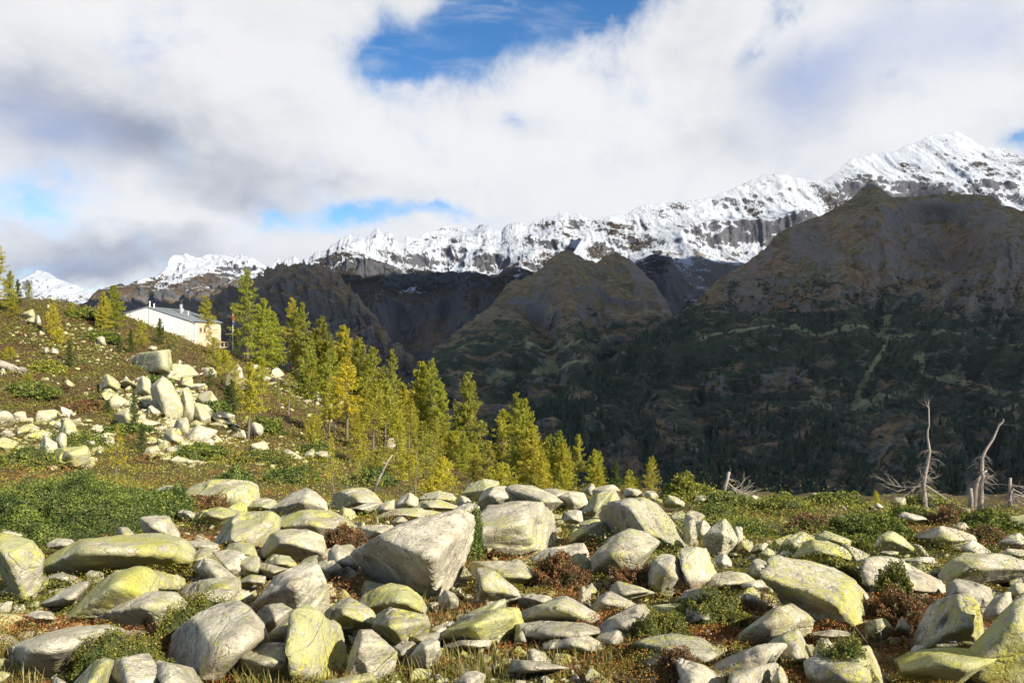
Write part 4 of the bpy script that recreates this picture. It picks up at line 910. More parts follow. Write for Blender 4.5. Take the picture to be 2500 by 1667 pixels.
3|low stone above the very large pale slab at the right edge|2190,705 2240,660 2350,670 2420,702 2290,725||L
3|mossy green stone cut by the right edge below the very large slab|2250,935 2310,890 2440,880 2440,975 2290,985||D
3|pale ridge stone between the big clean grey boulder and the right corner boulder|2080,1085 2150,1000 2260,955 2282,992 2200,1095 2110,1165||M
3|massive yellow-green boulder filling the lower right corner|1980,1345 2150,1180 2260,1050 2351,980 2520,950 2540,1300 2480,1500 2260,1545 2240,1400 2100,1345|2300,1150,.2|Y
3|broad flat-topped lichen slab at the bottom right edge|1500,1405 1600,1350 1800,1330 2000,1340 2180,1340 2250,1400 2257,1485 2200,1545 1950,1565 1700,1565 1540,1535 1560,1465|1900,1440,.25|Y
3|small yellow stone at the left corner of the broad flat-topped slab|1510,1412 1540,1388 1582,1420 1560,1445 1520,1442||Y
3|dark grey stone in shadow below the enormous tilted slab|1280,1185 1340,1140 1400,1130 1462,1202 1400,1245 1290,1255||D
3|small grey stone left of the big clean grey boulder|1480,1205 1520,1150 1570,1120 1580,1205 1500,1215||W
3|flat sandy stone ledge under the enormous tilted slab|920,1225 1060,1205 1182,1222 1150,1255 980,1255||M
3|green-speckled stone at the left of the right foreground|0,1015 50,940 130,920 230,960 312,1032 220,1045 60,1045||D
3|dull stone below the green-speckled one|40,1125 60,1060 160,1040 270,1070 302,1102 200,1165 80,1175||G
3|left of the two little knobbly stones in the brown shrub|380,1035 410,980 470,970 480,1045 390,1052||M
3|right of the two little knobbly stones in the brown shrub|470,1005 490,960 560,990 622,1032 600,1065 500,1055||L
3|dark stub of stone left of the dull one|-60,1085 -20,1030 60,1030 52,1105 -50,1115||D
3|small white stone before the foot of the big clean grey boulder|1590,1345 1630,1310 1692,1342 1640,1362||W
3|grey scrap of stone between white block and very large slab|1720,812 1770,790 1812,822 1760,845||G
4|massive block with a dark face and orange break above the rockfall|862,745 900,712 980,702 1090,702 1130,760 1157,852 1125,892 905,880 866,830|1010,720,.3 1010,830,.35|G
4|flat cap stone lying on the massive orange-broken block|985,700 1010,675 1060,685 1042,708||M
4|sloping wedge boulder at the upper left of the rockfall|672,905 700,868 810,922 770,978 690,935||L
4|tall triangular boulder, the highest in the rockfall|1020,970 1050,910 1100,888 1160,930 1190,1000 1232,1082 1200,1155 1130,1175 1080,1105 1060,1015|1080,960,.3|L
4|upright reddish pillar beside the tallest rockfall boulder|1205,1165 1230,1060 1270,970 1292,1052 1312,1122 1290,1175||M
4|pale block upper left of the tallest rockfall boulder|910,925 950,880 1010,910 1032,982 960,1015||L
4|squat boulder at the right of the reddish pillar|1330,1035 1370,980 1430,1000 1482,1062 1420,1105 1350,1095||M
4|pale boulder under the squat one on the right of the rockfall|1300,1155 1310,1080 1360,1060 1420,1152 1420,1205 1330,1205||L
4|pale leaning boulder left of the small spruce in the rockfall|770,1135 850,1095 900,1110 895,1195 830,1225||L
4|rounded tall boulder above the left heap of pale stones|390,1225 420,1170 480,1170 532,1272 510,1325 430,1305||L
4|upright pointed stone in the left heap|375,1325 410,1260 450,1290 450,1362 400,1375||L
4|elongated boulder slanting through the left heap|260,1335 290,1280 380,1340 392,1402 330,1425 270,1375||W
4|big flat-topped boulder at the lower right of the left heap|355,1415 380,1370 590,1350 602,1402 500,1478 380,1460|480,1400,.2|Y
4|slab sliding to the right at the heart of the rockfall|1110,1275 1150,1230 1230,1290 1262,1342 1210,1355||L
4|slab propped at the right edge of the rockfall|1280,1225 1330,1225 1410,1260 1417,1302 1340,1295||L
4|cracked pale block below the reddish pillar|1170,1225 1190,1170 1260,1160 1277,1212 1220,1275||L
4|white broken boulder between larch trunks right of the rockfall|1690,1245 1700,1200 1760,1190 1777,1242 1730,1275||W
4|lone cut boulder on the grass below the larches|1670,1375 1680,1320 1790,1325 1832,1402 1820,1428 1690,1415|1700,1340,.25|L
4|larger boulder of the group near the heath skyline at the left|140,462 160,430 220,428 237,472 190,492||L
4|lower left stone of the group near the heath skyline|165,512 200,475 230,490 242,522||L
4|upright white stone of the group near the heath skyline|240,492 260,468 277,512 260,532||W
4|grey-green square boulder on the slope left of the cabin|640,622 700,610 717,672 680,652||M
4|right stone of the white pair on the brown heath|330,717 350,690 385,700 397,727||W
4|left stone of the white pair on the brown heath|290,717 300,685 325,690 325,722||W
4|small yellow-white stone alone in the brown heath|435,922 455,900 495,930 480,950||L
4|pale boulder behind bushes right of the massive orange-broken block|1340,885 1370,830 1430,820 1462,862 1420,905||L
4|small cube near the top right of the rockfall|1345,965 1360,935 1400,940 1397,982||M
4|round white stone above the sloping wedge boulder|820,892 850,877 872,907 850,922||W
4|left slab of the row of stones below the larches|1870,1372 1950,1390 2042,1432 1990,1448 1900,1415||W
4|humped middle stone of the row below the larches|2045,1425 2080,1370 2122,1392 2110,1432||L
4|long flat right stone of the row below the larches|2110,1398 2180,1385 2237,1397 2200,1432 2120,1428||L
4|long tapering slab right of the rockfall|1410,1135 1480,1130 1632,1222 1560,1215 1440,1205||L
4|steep pale stone right of the massive orange-broken block|1170,795 1210,770 1260,840 1292,892 1240,885||L
4|yellow-white stone above the tallest rockfall boulder|1200,935 1230,890 1300,880 1302,942 1250,955||L
4|bright slab among larches at the right end of the white scree|2060,985 2100,980 2180,1020 2252,1062 2200,1075 2100,1035||W
4|grey stone beside the weathered log at the left edge|-20,880 -10,830 20,825 45,862 20,882||W
4|single white stone on the heath skyline|330,362 345,350 375,352 375,368||W
4|white stone standing below the heath skyline|308,425 320,398 338,398 340,430||W
'''
ZN = {'1': Z1, '2': Z2, '3': Z3, '4': Z4, '5': Z5}
for ln in ROCKS.strip().split('\n'):
    q = ln.split('|'); z = ZN[q[0]]; cat = 'boulder'
    lab = ' '.join(q[1].split()[:16]).rstrip(',')
    small = any(w_ in q[1].split()[:3] for w_ in ('small', 'tiny', 'little')) or ' stone' in q[1][:34]
    block(z, lab, q[2], q[3], q[4], name='stone' if small else 'boulder', cat='stone' if small else 'boulder', sink=0.0 if any(w_ in lab for w_ in ('perched', 'resting', 'cap stone', 'leaning', 'knob')) else 0.4)

# piles of individual blocks on the hillside: label, area (hillside picture coordinates), how many, smallest, largest
def pile(zone, area, n, s0, s1, labels, group, seed, pre='L', name='boulder', as_stuff=False, spread=1.0):
    r = np.random.default_rng(seed); A = np.array(P(area)) * zone[2] + [zone[0], zone[1]]
    x0, y0 = A.min(0); x1, y1 = A.max(0); got = []; tries = 0
    def inside(x, y):
        c = False; j = len(A) - 1
        for i in range(len(A)):
            if (A[i, 1] > y) != (A[j, 1] > y) and x < (A[j, 0] - A[i, 0]) * (y - A[i, 1]) / (A[j, 1] - A[i, 1]) + A[i, 0]: c = not c
            j = i
        return c
    AV, AF, base = [], [], 0
    while len(got) < n and tries < n * 60:
        tries += 1; x, y = r.uniform(x0, x1), r.uniform(y0, y1)
        if not inside(x, y): continue
        s = s0 + (s1 - s0) * r.random() ** 2.2
        if any((x - a) ** 2 + ((y - b) * 1.3) ** 2 < (0.36 * (s + c)) ** 2 * spread for a, b, c in got): continue
        got.append((x, y, s))
    got.sort(key=lambda t: -t[2])
    for i, (x, y, s) in enumerate(got):
        d = float(dist_at(x, y)); w = s / F * d; p0 = world(x, y, d)
        q = r.normal(size=(9, 3)); q /= np.linalg.norm(q, axis=1)[:, None]; q *= np.array([0.62, 0.55, 0.42]) * w * r.uniform(0.75, 1.25, (9, 1)) * r.uniform(0.75, 1.3, 3)
        V, Fc = rock_mesh(q, (2 if as_stuff else 3) if s < 26 else 4, seed * 1000 + i, chips=6, power=80)
        gz = float(groundz(p0[0], d)); pos = np.array([p0[0], d, gz + 0.12 * w + (0.14 * w * r.random() if not as_stuff else 0)])
        if as_stuff: AV.append(V + pos); AF.append(Fc + base); base += len(V); continue
        o = link(name, mesh_arrays(name, V, Fc, M_ROCK, True), None, pos)
        col = np.array(PRE[pre if r.random() < 0.7 else 'W']) + r.uniform(-0.15, 0.15, 3); o.color = (*np.clip(col, 0, 1), 1)
        tagobj(o, labels, 'stone', group)
    if as_stuff:
        return AV, AF
HEAP = '0,1185 200,1180 330,1130 470,1130 600,1180 700,1225 760,1320 640,1400 620,1470 420,1485 150,1450 0,1380'
FALL = '680,985 760,930 900,880 1200,870 1330,950 1480,1060 1640,1240 1430,1330 1420,1440 1280,1480 1020,1400 960,1260 900,1200 760,1090'
pile(Z4, HEAP, 46, 26, 72, 'pale loose stone in the left heap at the foot of the brown heath', 'loose stones of the left heap', 21, name='stone')
pile(Z4, FALL, 62, 28, 84, 'pale loose stone in the rockfall below the massive orange-broken block', 'loose stones of the rockfall', 22, name='stone')
pile(Z4, '1170,760 1330,770 1460,900 1340,930 1200,900', 8, 12, 30, 'pale stone on the slope between the massive block and the cabin', 'stones below the cabin', 23, name='stone', pre='W')
pile(Z5, '200,690 330,720 560,850 760,960 860,1010 800,1010 640,930 500,900 380,850 240,780', 12, 16, 48, 'bright stone of the white scree running down among the larches', 'stones of the white scree', 24, name='stone', pre='W', spread=0.8)

# countless smaller stones: one heap of rubble
def rubble():
    AV, AF, base = [], [], 0; 
    spec = [(Z4, HEAP, 460, 12, 36, 31), (Z4, FALL, 600, 12, 36, 32), (Z4, '100,520 330,560 560,510 800,620 900,800 600,780 300,660 60,600', 150, 6, 20, 33),
            (Z4, '0,600 640,640 900,900 640,1100 300,1150 0,1100', 70, 6, 20, 34), (Z4, '1400,1100 2351,1000 2351,1500 1900,1540 1400,1500', 120, 6, 22, 35),
            (Z5, '200,690 330,700 560,830 760,940 860,1010 640,960 500,900 240,780', 180, 8, 22, 36), (Z5, '100,1000 700,1050 1400,1200 1700,1480 1100,1500 500,1340', 60, 5, 13, 37),
            (Z1, '0,1400 2300,1500 2300,300 1200,330 1000,700 0,900', 520, 14, 85, 38), (Z2, '0,350 2300,300 2340,1500 0,1500', 900, 14, 90, 39), (Z3, '0,450 900,650 2340,600 2340,1500 0,1500', 620, 14, 85, 40),
            (Z3, '2340,500 3300,500 3300,1500 2340,1500', 150, 14, 110, 42), (Z1, '-900,500 0,500 0,1500 -900,1500', 130, 14, 110, 43),
            (Z3, '200,330 2300,330 2300,560 900,560', 110, 6, 30, 41)]
    for z, a, n, s0, s1, sd in spec:
        v, f = pile(z, a, n, s0, s1, '', '', sd, as_stuff=True, spread=0.7)
        for vv, ff in zip(v, f): AV.append(vv); AF.append(ff + 0); 
    VV, FFs, b = [], [], 0
    for vv, ff in zip(AV, AF):
        ff = ff - ff.min(); VV.append(vv); FFs.append(ff + b); b += len(vv)
    o = link('rubble', mesh_arrays('rubble', np.concatenate(VV), np.concatenate(FFs), M_ROCK, True)); o.color = (0.6, 0.1, 0.3, 1)
    tagobj(o, 'scattered small pale stones among the boulders and on the hillside', 'rubble', None, 'stuff')
rubble()
# ---------------------------------------------------------------- low plants: one sheet of leaves per kind of cover
def clear_of_rocks(x, y, fac=1.15):
    keep = np.ones(len(x), bool)
    for (c, Cv, zt) in FOOT:
        iv = np.linalg.inv(Cv + np.eye(2) * 1e-4); dx, dy = x - c[0], y - c[1]
        m = iv[0, 0] * dx * dx + 2 * iv[0, 1] * dx * dy + iv[1, 1] * dy * dy
        keep &= m > fac
    return keep
def hummock(x, y, d):
    n = fbm(p3(x * 0.9, y * 0.9, 3), 3); m = fbm(p3(x * 3.1, y * 3.1, 5), 3)
    big = np.clip(0.19 + 0.36 * n + 0.22 * m, 0.02, 1) * np.clip(0.30 + d * 0.030, 0, 1.7)
    return big
def leaves(P0, size, col, r, narrow=0.45, up=0.5):
    """quads around points P0"""
    n = len(P0); nm = r.normal(size=(n, 3)); nm[:, 2] = np.abs(nm[:, 2]) + up; nm /= np.linalg.norm(nm, axis=1)[:, None]
    t = np.cross(nm, r.normal(size=(n, 3))); t /= np.linalg.norm(t, axis=1)[:, None] + 1e-9; b = np.cross(nm, t)
    t = t * size[:, None] * 0.5; b = b * (size * narrow)[:, None] * 0.5
    V = np.stack([P0 - t, P0 + b, P0 + t, P0 - b], 1)
    return V.reshape(-1, 3), np.repeat(col, 4, 0)
def cover(name, label, cat, n, seed, pick, colf, smin, spx, hf=hummock, narrow=0.5, up=0.5, area=(-520, 3020, 690, 1760), bias=1.0, clear=2.5):
    r = np.random.default_rng(seed); px = r.uniform(area[0], area[1], n); py = area[2] + (area[3] - area[2]) * r.random(n) ** bias
    cr = np.interp(px, FPX, CRF); d = dist_at(px, py); keep = d < cr - 0.4
    px, py, d = px[keep], py[keep], d[keep]; d = d * (1 + r.uniform(-0.012, 0.012, len(d)) + (np.interp(px, FPX, CRF) - d < 3) * r.uniform(0, 0.05, len(d)))
    x = (px - CX) / F * d; y = d; k = pick(x, y, px, py, r); x, y, d, px, py = x[k], y[k], d[k], px[k], py[k]
    k = clear_of_rocks(x, y, clear); x, y, d, px, py = x[k], y[k], d[k], px[k], py[k]
    h = hf(x, y, d); z = groundz(x, y) + h * r.random(len(x)) ** 0.45
    s = np.maximum(smin, spx * d / 683.0) * r.uniform(0.6, 1.5, len(x))
    V, C = leaves(np.c_[x, y, z], s, colf(x, y, px, py, r), r, narrow, up); q = np.arange(len(V)).reshape(-1, 4)
    o = link(name, mesh_arrays(name, V, q, M_LEAF, False, {'tint': C})); tagobj(o, label, cat, None, 'stuff'); return o
def mixc(A, B, t): return A[None] * (1 - t[:, None]) + B[None] * t[:, None] if A.ndim == 1 else A * (1 - t[:, None]) + B * t[:, None]
def c_(*v): return np.array(v, float)
GRN, YGR, RED, RST, BRN, OLV = c_(.115, .14, .022), c_(.29, .26, .036), c_(.27, .088, .038), c_(.42, .18, .045), c_(.145, .09, .042), c_(.155, .135, .035)
def zone_n(x, y): return fbm(p3(x * 0.35, y * 0.35, 11), 3), fbm(p3(x * 1.5, y * 1.5, 12), 3), fbm(p3(x * 0.09, y * 0.09, 13), 3)
def heathcol(x, y, px, py, r):
    a, b, c = zone_n(x, y); n = len(x)
    hill = sstep(py, 1120, 1020) * (px < 1400)                     # brown heath on the upper left slope
    t = np.clip(0.5 + 1.6 * a + 1.0 * b + 0.25 * r.normal(size=n), 0, 1)
    near = mixc(mixc(GRN, YGR, r.random(n)), mixc(RED, RST, r.random(n)), sstep(t, 0.35, 0.8))
    hillc = mixc(mixc(BRN * 1.15, RED * 0.75, r.random(n) * 0.4), mixc(OLV, YGR, 0.2 + 0.5 * r.random(n)), sstep(0.54 + 1.5 * a + 0.9 * b + 0.15 * r.normal(size=n), 0.35, 0.75))
    farr = mixc(mixc(GRN, YGR * 1.25, 0.3 + 0.7 * r.random(n)), mixc(RST, BRN, r.random(n)), sstep(0.30 + 1.5 * a + b + 0.2 * r.normal(size=n), 0.45, 0.9))
    col = mixc(near, farr, sstep(py, 1330, 1250)); col = mixc(col, hillc, hill)
    return col * r.uniform(0.7, 1.25, (n, 1))
cover('heath_shrubs', 'knee-high heather and bilberry, rust red and green, between the boulders', 'heath', 1150000, 51,
      lambda x, y, px, py, r: np.ones(len(x), bool), heathcol, 0.009, 1.75, bias=1.0)
def junh(x, y, d): return 0.10 + (1 + 0.8 * (x > 4) * (y > 12)) * np.clip(fbm(p3(x * 0.35, y * 0.35, 21), 3) + 0.05, 0, 1) * (1.0 + 0.012 * d) * (1 + 0.6 * fbm(p3(x * 2, y * 2, 4), 2))
def junpick(x, y, px, py, r):
    n = fbm(p3(x * 0.35, y * 0.35, 21), 3); lim = 0.02 - 0.16 * ((px > 1550) & (py < 1330)) - 0.06 * ((px < 1500) & (py < 1230)); return (n > lim) & (py < 1420) & (r.random(len(x)) < sstep(n, lim - 0.02, lim + 0.13))
cover('creeping_juniper', 'dwarf juniper carpet in green cushions over the heath', 'juniper', 340000, 52, junpick,
      lambda x, y, px, py, r: mixc(c_(.075, .12, .022), c_(.21, .24, .04), r.random(len(x)) ** 1.5) * r.uniform(0.7, 1.3, (len(x), 1)), 0.010, 1.8, hf=junh, narrow=0.4, clear=2.8)
def grass():
    r = np.random.default_rng(61); n = 1500; area = [(1900, 1640, 130, 30), (760, 1640, 90, 28), (1080, 1490, 90, 40), (1485, 1470, 60, 25), (2080, 1560, 50, 35), (1140, 1610, 200, 30), (60, 1600, 90, 50), (1500, 1590, 120, 30), (2100, 1330, 60, 15), (1230, 1440, 60, 20), (640, 1655, 110, 12)]
    V, Fc, C = [], [], []; b = 0
    for (ax, ay, wx, wy) in area:
        for _ in range(int(n * wx / 800) + 70):
            px, py = r.normal(ax, wx * 0.55), r.normal(ay, wy * 0.6); d = float(dist_at(px, min(py, 1700))); x = (px - CX) / F * d
            z = float(groundz(x, d)); h = r.uniform(0.08, 0.22); w = 0.0012 + 0.00045 * d; a = r.uniform(0, 6.28); lean = r.uniform(0.1, 0.7) * h; dx, dy = cos(a) * lean, sin(a) * lean
            base = np.array([x, d, z]); side = np.array([cos(a + 1.57), sin(a + 1.57), 0]) * w
            for t, ww in ((0, 1.0), (0.5, 0.8), (1.0, 0.12)):
                p = base + np.array([dx * t * t, dy * t * t, h * (t - 0.15 * t * t)]); V += [p - side * ww, p + side * ww]
            Fc += [[b, b + 1, b + 3, b + 2], [b + 2, b + 3, b + 5, b + 4]]; b += 6
            cc = (c_(.26, .20, .07) if r.random() < 0.6 else c_(.13, .15, .03)) * r.uniform(0.6, 1.4); C += [cc] * 6
    o = link('grass', mesh_arrays('grass', np.array(V), np.array(Fc), M_LEAF, False, {'tint': np.array(C)})); tagobj(o, 'tufts of dry yellow grass between the front boulders', 'grass', None, 'stuff')
grass()

# ---------------------------------------------------------------- single shrubs
def mound(name, label, cat, cx, cyb, wpx, hpx, cols, n, seed, dfac=1.0, group=None, spiky=0.10, size=2.0, twigs=0, base=True, deep=0.9):
    """a cushion-shaped bush: dark inner body, shoots all over it"""
    r = np.random.default_rng(seed); d = float(dist_at(cx, cyb)) * dfac; w = wpx / F * d / 2; h = hpx / F * d; p = world(cx, cyb, d); x0 = p[0]; y0 = d + w * deep * 0.5
    z0 = min(float(groundz(x0, y0)), p[2]) - 0.05
    htop = p[2] + h - z0 + 0.0
    n = int(n * 2.0); u = r.normal(size=(n, 3)); u[:, 2] = np.abs(u[:, 2]); u /= np.linalg.norm(u, axis=1)[:, None]
    lump = 1 + 0.42 * fbm(u * 2.2 + seed, 3) + 0.28 * fbm(u * 6 + seed, 2)
    rad = lump * (1 - 0.13 * r.random(n) ** 1.5)
    Pp = u * rad[:, None] * np.array([w, w * deep, htop]); s = np.maximum(0.012, size * d / 683) * r.uniform(0.6, 1.4, n)
    t = np.clip(r.random(n) ** 1.2 * 0.75 + 1.1 * fbm(u * 5 + seed * 2, 3), 0, 1); col = mixc(c_(*cols[0]), c_(*cols[1]), t) * r.uniform(0.6, 1.35, (n, 1))
    V, C = leaves(Pp, s, col, r, 0.55, 0.2)
    root = empty(name, (x0, y0, z0)); tagobj(root, label, cat, group)
    o = link('foliage', mesh_arrays('foliage', V, np.arange(len(V)).reshape(-1, 4), M_JUN, False, {'tint': C}), root)
    S_, Fc = ico(4); Lq = 1 + 0.42 * fbm(S_ * 2.2 + seed, 3) + 0.28 * fbm(S_ * 6 + seed, 2); Vb = S_ * (Lq * 0.86)[:, None] * np.array([w, w * deep, htop]); Vb[:, 2] = np.maximum(Vb[:, 2], -0.3)
    link('branches', mesh_arrays('branches', Vb, Fc, M_TWIG, True), root)
    return root
M_TWIG = plain('dark_twigs', (0.055, 0.065, 0.022), 0.95, 0.4, 8, 0, 0.6)
JM = [(.07, .10, .02), (.27, .29, .045)]; JG = [(.05, .085, .02), (.23, .275, .05)]; JY = [(.15, .17, .024), (.34, .32, .05)]; HR = [(.11, .06, .03), (.28, .14, .055)]; HG = [(.09, .115, .022), (.27, .24, .045)]
for a in [('juniper_bush', 'very large green juniper cushion at the left edge', 'juniper', 80, 1308, 430, 105, JG, 26000, 71),
          ('juniper_bush', 'second green juniper cushion, right of the very large one', 'juniper', 340, 1268, 220, 66, JG, 12000, 72),
          ('juniper_bush', 'flat-topped yellow-green juniper on a stone at the skyline', 'juniper', 1682, 1218, 118, 44, JY, 6500, 73),
          ('juniper_bush', 'big green juniper patch behind the lone green-sided boulder', 'juniper', 2150, 1322, 210, 44, JM, 11000, 74),
          ('juniper_bush', 'dark green juniper patch under the dead trees at the right edge', 'juniper', 2460, 1288, 150, 26, JM, 6000, 75),
          ('juniper_bush', 'green shrub growing on the right flank of the great overhanging boulder', 'juniper', 1148, 1352, 72, 92, JG, 5500, 76),
          ('heather_bush', 'red-brown heather bush between pale boulders left of centre', 'heather', 835, 1340, 95, 46, HR, 4500, 77),
          ('heather_bush', 'twiggy brown heather bush before the half covered domed stone', 'heather', 1370, 1425, 150, 58, HR, 7500, 78),
          ('heather_bush', 'twiggy brown bush in front of the cracked boulder', 'heather', 1560, 1440, 150, 45, HR, 6500, 79),
          ('heather_bush', 'brown shrub around the two little knobbly stones', 'heather', 1750, 1530, 190, 62, HG, 9000, 80),
          ('heather_bush', 'brown-green shrub on the long arching stone', 'heather', 1620, 1580, 150, 62, HG, 8000, 81),
          ('heather_bush', 'small upright shrub in front of the white block on the right', 'heather', 2195, 1470, 90, 78, HG, 6000, 82),
          ('heather_bush', 'rust-red heather clump right of the enormous tilted slab', 'heather', 2210, 1520, 150, 60, HR, 8000, 83),
          ('heather_bush', 'leafy shrub growing before the broad white and yellow boulder', 'heather', 2080, 1690, 150, 90, HG, 8000, 84),
          ('heather_bush', 'green shrub behind the white block on the right', 'heather', 2050, 1420, 130, 50, HG, 6000, 85),
          ('heather_bush', 'red heather clump at the bottom edge right of centre', 'heather', 1660, 1665, 120, 55, HR, 6500, 86),
          ('heather_bush', 'dark leafy clump in front of the long narrow buried slab', 'heather', 250, 1640, 230, 60, HG, 9000, 87),
          ('heather_bush', 'green and red heather clump behind the tilted dotted slab', 'heather', 470, 1560, 220, 80, HG, 9000, 88),
          ('heather_bush', 'dark green low shrub at the back of the rockfall\'s foot', 'shrub', 560, 1185, 120, 26, JG, 3000, 89),
          ('heather_bush', 'green-brown bush between the two pale peaks behind the left middle', 'heather', 495, 1252, 110, 38, HR, 4500, 90)]:
    mound(*a)

# ---------------------------------------------------------------- conifers
def conifer(name, H, R, crown0, nb, per, droop, seed, dense=1.0, bare=0.0, bend=0.02, tsize=0.20, kind='larch', lean=0.0, double=False):
    r = np.random.default_rng(seed); random.seed(seed)
    tb = MB(); tr = 0.016 * H
    ph = r.uniform(0, 6.28)
    def axis(t): return np.array([H * (bend * sin(2.2 * t + ph) + lean * (1 - t) ** 2 * 1.0), H * bend * 0.7 * cos(2.7 * t + ph), H * t]) - np.array([H * (bend * sin(ph) + lean), H * bend * 0.7 * cos(ph), 0])
    ts = np.linspace(0, 1, 12); tb.tube([axis(t) - (np.array([0, 0, 0.3]) if t == 0 else 0) for t in ts], [tr * (1 - t) ** 0.85 * (1.5 if t == 0 else 1) + 0.012 for t in ts], 7)
    LP, LS = [], []
    for i in range(nb):
        f = (i + r.random()) / nb; t = crown0 + (0.985 - crown0) * f ** 0.9
        prof = (1 - (t - crown0) / (1 - crown0 + 1e-6)) ** 0.75 * (0.55 + 0.45 * min(1, (t - crown0) / 0.15))
        L = R * prof * r.uniform(0.55, 1.2) + 0.18
        a = r.uniform(0, 6.28); b0 = axis(t); el = r.uniform(-0.15, 0.25) + 0.5 * f - droop * (1 - f)
        pts = []
        for s in np.linspace(0, 1, 5):
            up = el * s * L - droop * 0.55 * L * s * s * (1 - f * 0.5) + 0.25 * L * s ** 3
            aa = a + 0.25 * s * r.normal() * 0.5; pts.append(b0 + np.array([cos(aa) * L * s, sin(aa) * L * s, up]))
        tb.tube(pts, [0.010 * L + 0.012, 0.008 * L + 0.009, 0.006 * L + 0.007, 0.005, 0.003], 3, False)
        if r.random() < bare and t < crown0 + 0.35: continue
        pts = np.array(pts); m = int(per * dense * (0.35 + L / R)); q = r.random(m) ** 0.75 * 3.98; qi = q.astype(int); qf = q - qi
        p = pts[qi] * (1 - qf)[:, None] + pts[qi + 1] * qf[:, None]
        wd = 0.20 * L * (1.1 - q / 4.5); p = p + r.normal(size=(m, 3)) * wd[:, None] * np.array([0.75, 0.75, 0.16]); p[:, 2] -= np.abs(r.normal(size=m)) * (0.20 if kind == 'larch' else 0.10) * min(1.0, L)
        LP.append(p); LS.append(np.full(m, tsize) * r.uniform(0.6, 1.5, m))
    LP = np.concatenate(LP); LS = np.concatenate(LS); rr = np.hypot(LP[:, 0], LP[:, 1])
    n = len(LP); tint = c_(1, 1, 1) * r.uniform(0.6, 1.4, (n, 1)) * np.array([1, 1, 1]) + (r.random((n, 1)) < 0.14) * c_(.5, .25, -.05)
    V, C = leaves(LP, LS, tint, r, 0.30, 0.25)
    tme = tb.obj('trunk', M_BARK, None, None, True); md = tme.data; bpy.data.objects.remove(tme)
    return name, md, mesh_arrays('crown', V, np.arange(len(V)).reshape(-1, 4), M_NEEDLE, False, {'tint': C}), H
PROTO = {
    'tall': conifer('larch', 14, 3.5, 0.16, 120, 95, 0.35, 101, 0.85, 0.25, 0.012, 0.30),
    'full': conifer('larch', 12, 4.0, 0.07, 150, 120, 0.30, 102, 1.0, 0.0, 0.012, 0.30),
    'full2': conifer('larch', 12, 3.6, 0.12, 140, 115, 0.32, 103, 1.0, 0.0, 0.02, 0.30),
    'pole': conifer('larch', 11, 2.7, 0.34, 100, 80, 0.30, 104, 0.9, 0.1, 0.025, 0.26),
    'thin': conifer('larch', 8, 1.3, 0.35, 60, 34, 0.25, 105, 0.8, 0.2, 0.04, 0.22, lean=0.10),
    'young': conifer('larch', 5, 1.5, 0.06, 90, 60, 0.15, 106, 1.0, 0.0, 0.02, 0.17),
    'spruce': conifer('spruce', 9, 2.3, 0.03, 150, 95, 0.28, 107, 1.1, 0.0, 0.01, 0.22, 'spruce'),
    'shrub': conifer('larch', 4, 2.4, 0.02, 80, 80, 0.05, 108, 1.0, 0.0, 0.05, 0.20),
    'gold': conifer('larch', 6, 1.7, 0.16, 95, 60, 0.05, 109, 1.0, 0.0, 0.01, 0.16),
}
USED = {}
TC = {'g': (.33, .35, .042), 'y': (.42, .40, .042), 'o': (.49, .44, .038), 'd': (.085, .12, .028), 'm': (.40, .385, .042), 'b': (.28, .30, .038)}
def tree(proto, px, yb, yt, col, label, wscale=1.0, dist=None, flip=1, group=None):
    nm, tm, cm, H = PROTO[proto]; d = dist if dist else float(dist_at(px, yb)); p = world(px, yb, d)
    if dist is None: z = float(groundz(p[0], d))
    else: z = p[2]
    h = (yb - yt) / F * d + max(0, p[2] - z); s = h / H
    cat = nm; name = nm + '_tree'
    root = empty(name, (p[0], d, z)); root.rotation_euler = (0, 0, random.uniform(0, 6.28)); root.scale = (s * wscale * 0.9, s * wscale * 0.9, s)
    tagobj(root, label, cat, group)
    for part, me in (('trunk', tm), ('crown', cm)):
        o = link(part, me, root)
        if part == 'crown':
            c = TC[col]; k2 = random.uniform(0.85, 1.15); o.color = (c[0] * k2, c[1] * k2 * random.uniform(.95, 1.05), c[2], 1)
    return root
random.seed(5)
T5 = lambda x, y, t: (550 + x * k, 650 + y * k, 650 + t * k)
T4 = lambda x, y, t: (x * k, 600 + y * k, 600 + t * k)
T2 = lambda x, y, t: (800 + x * k, 1100 + y * k, 1100 + t * k)
T6 = lambda x, y, t: (1300 + x * k, 850 + y * k, 850 + t * k)
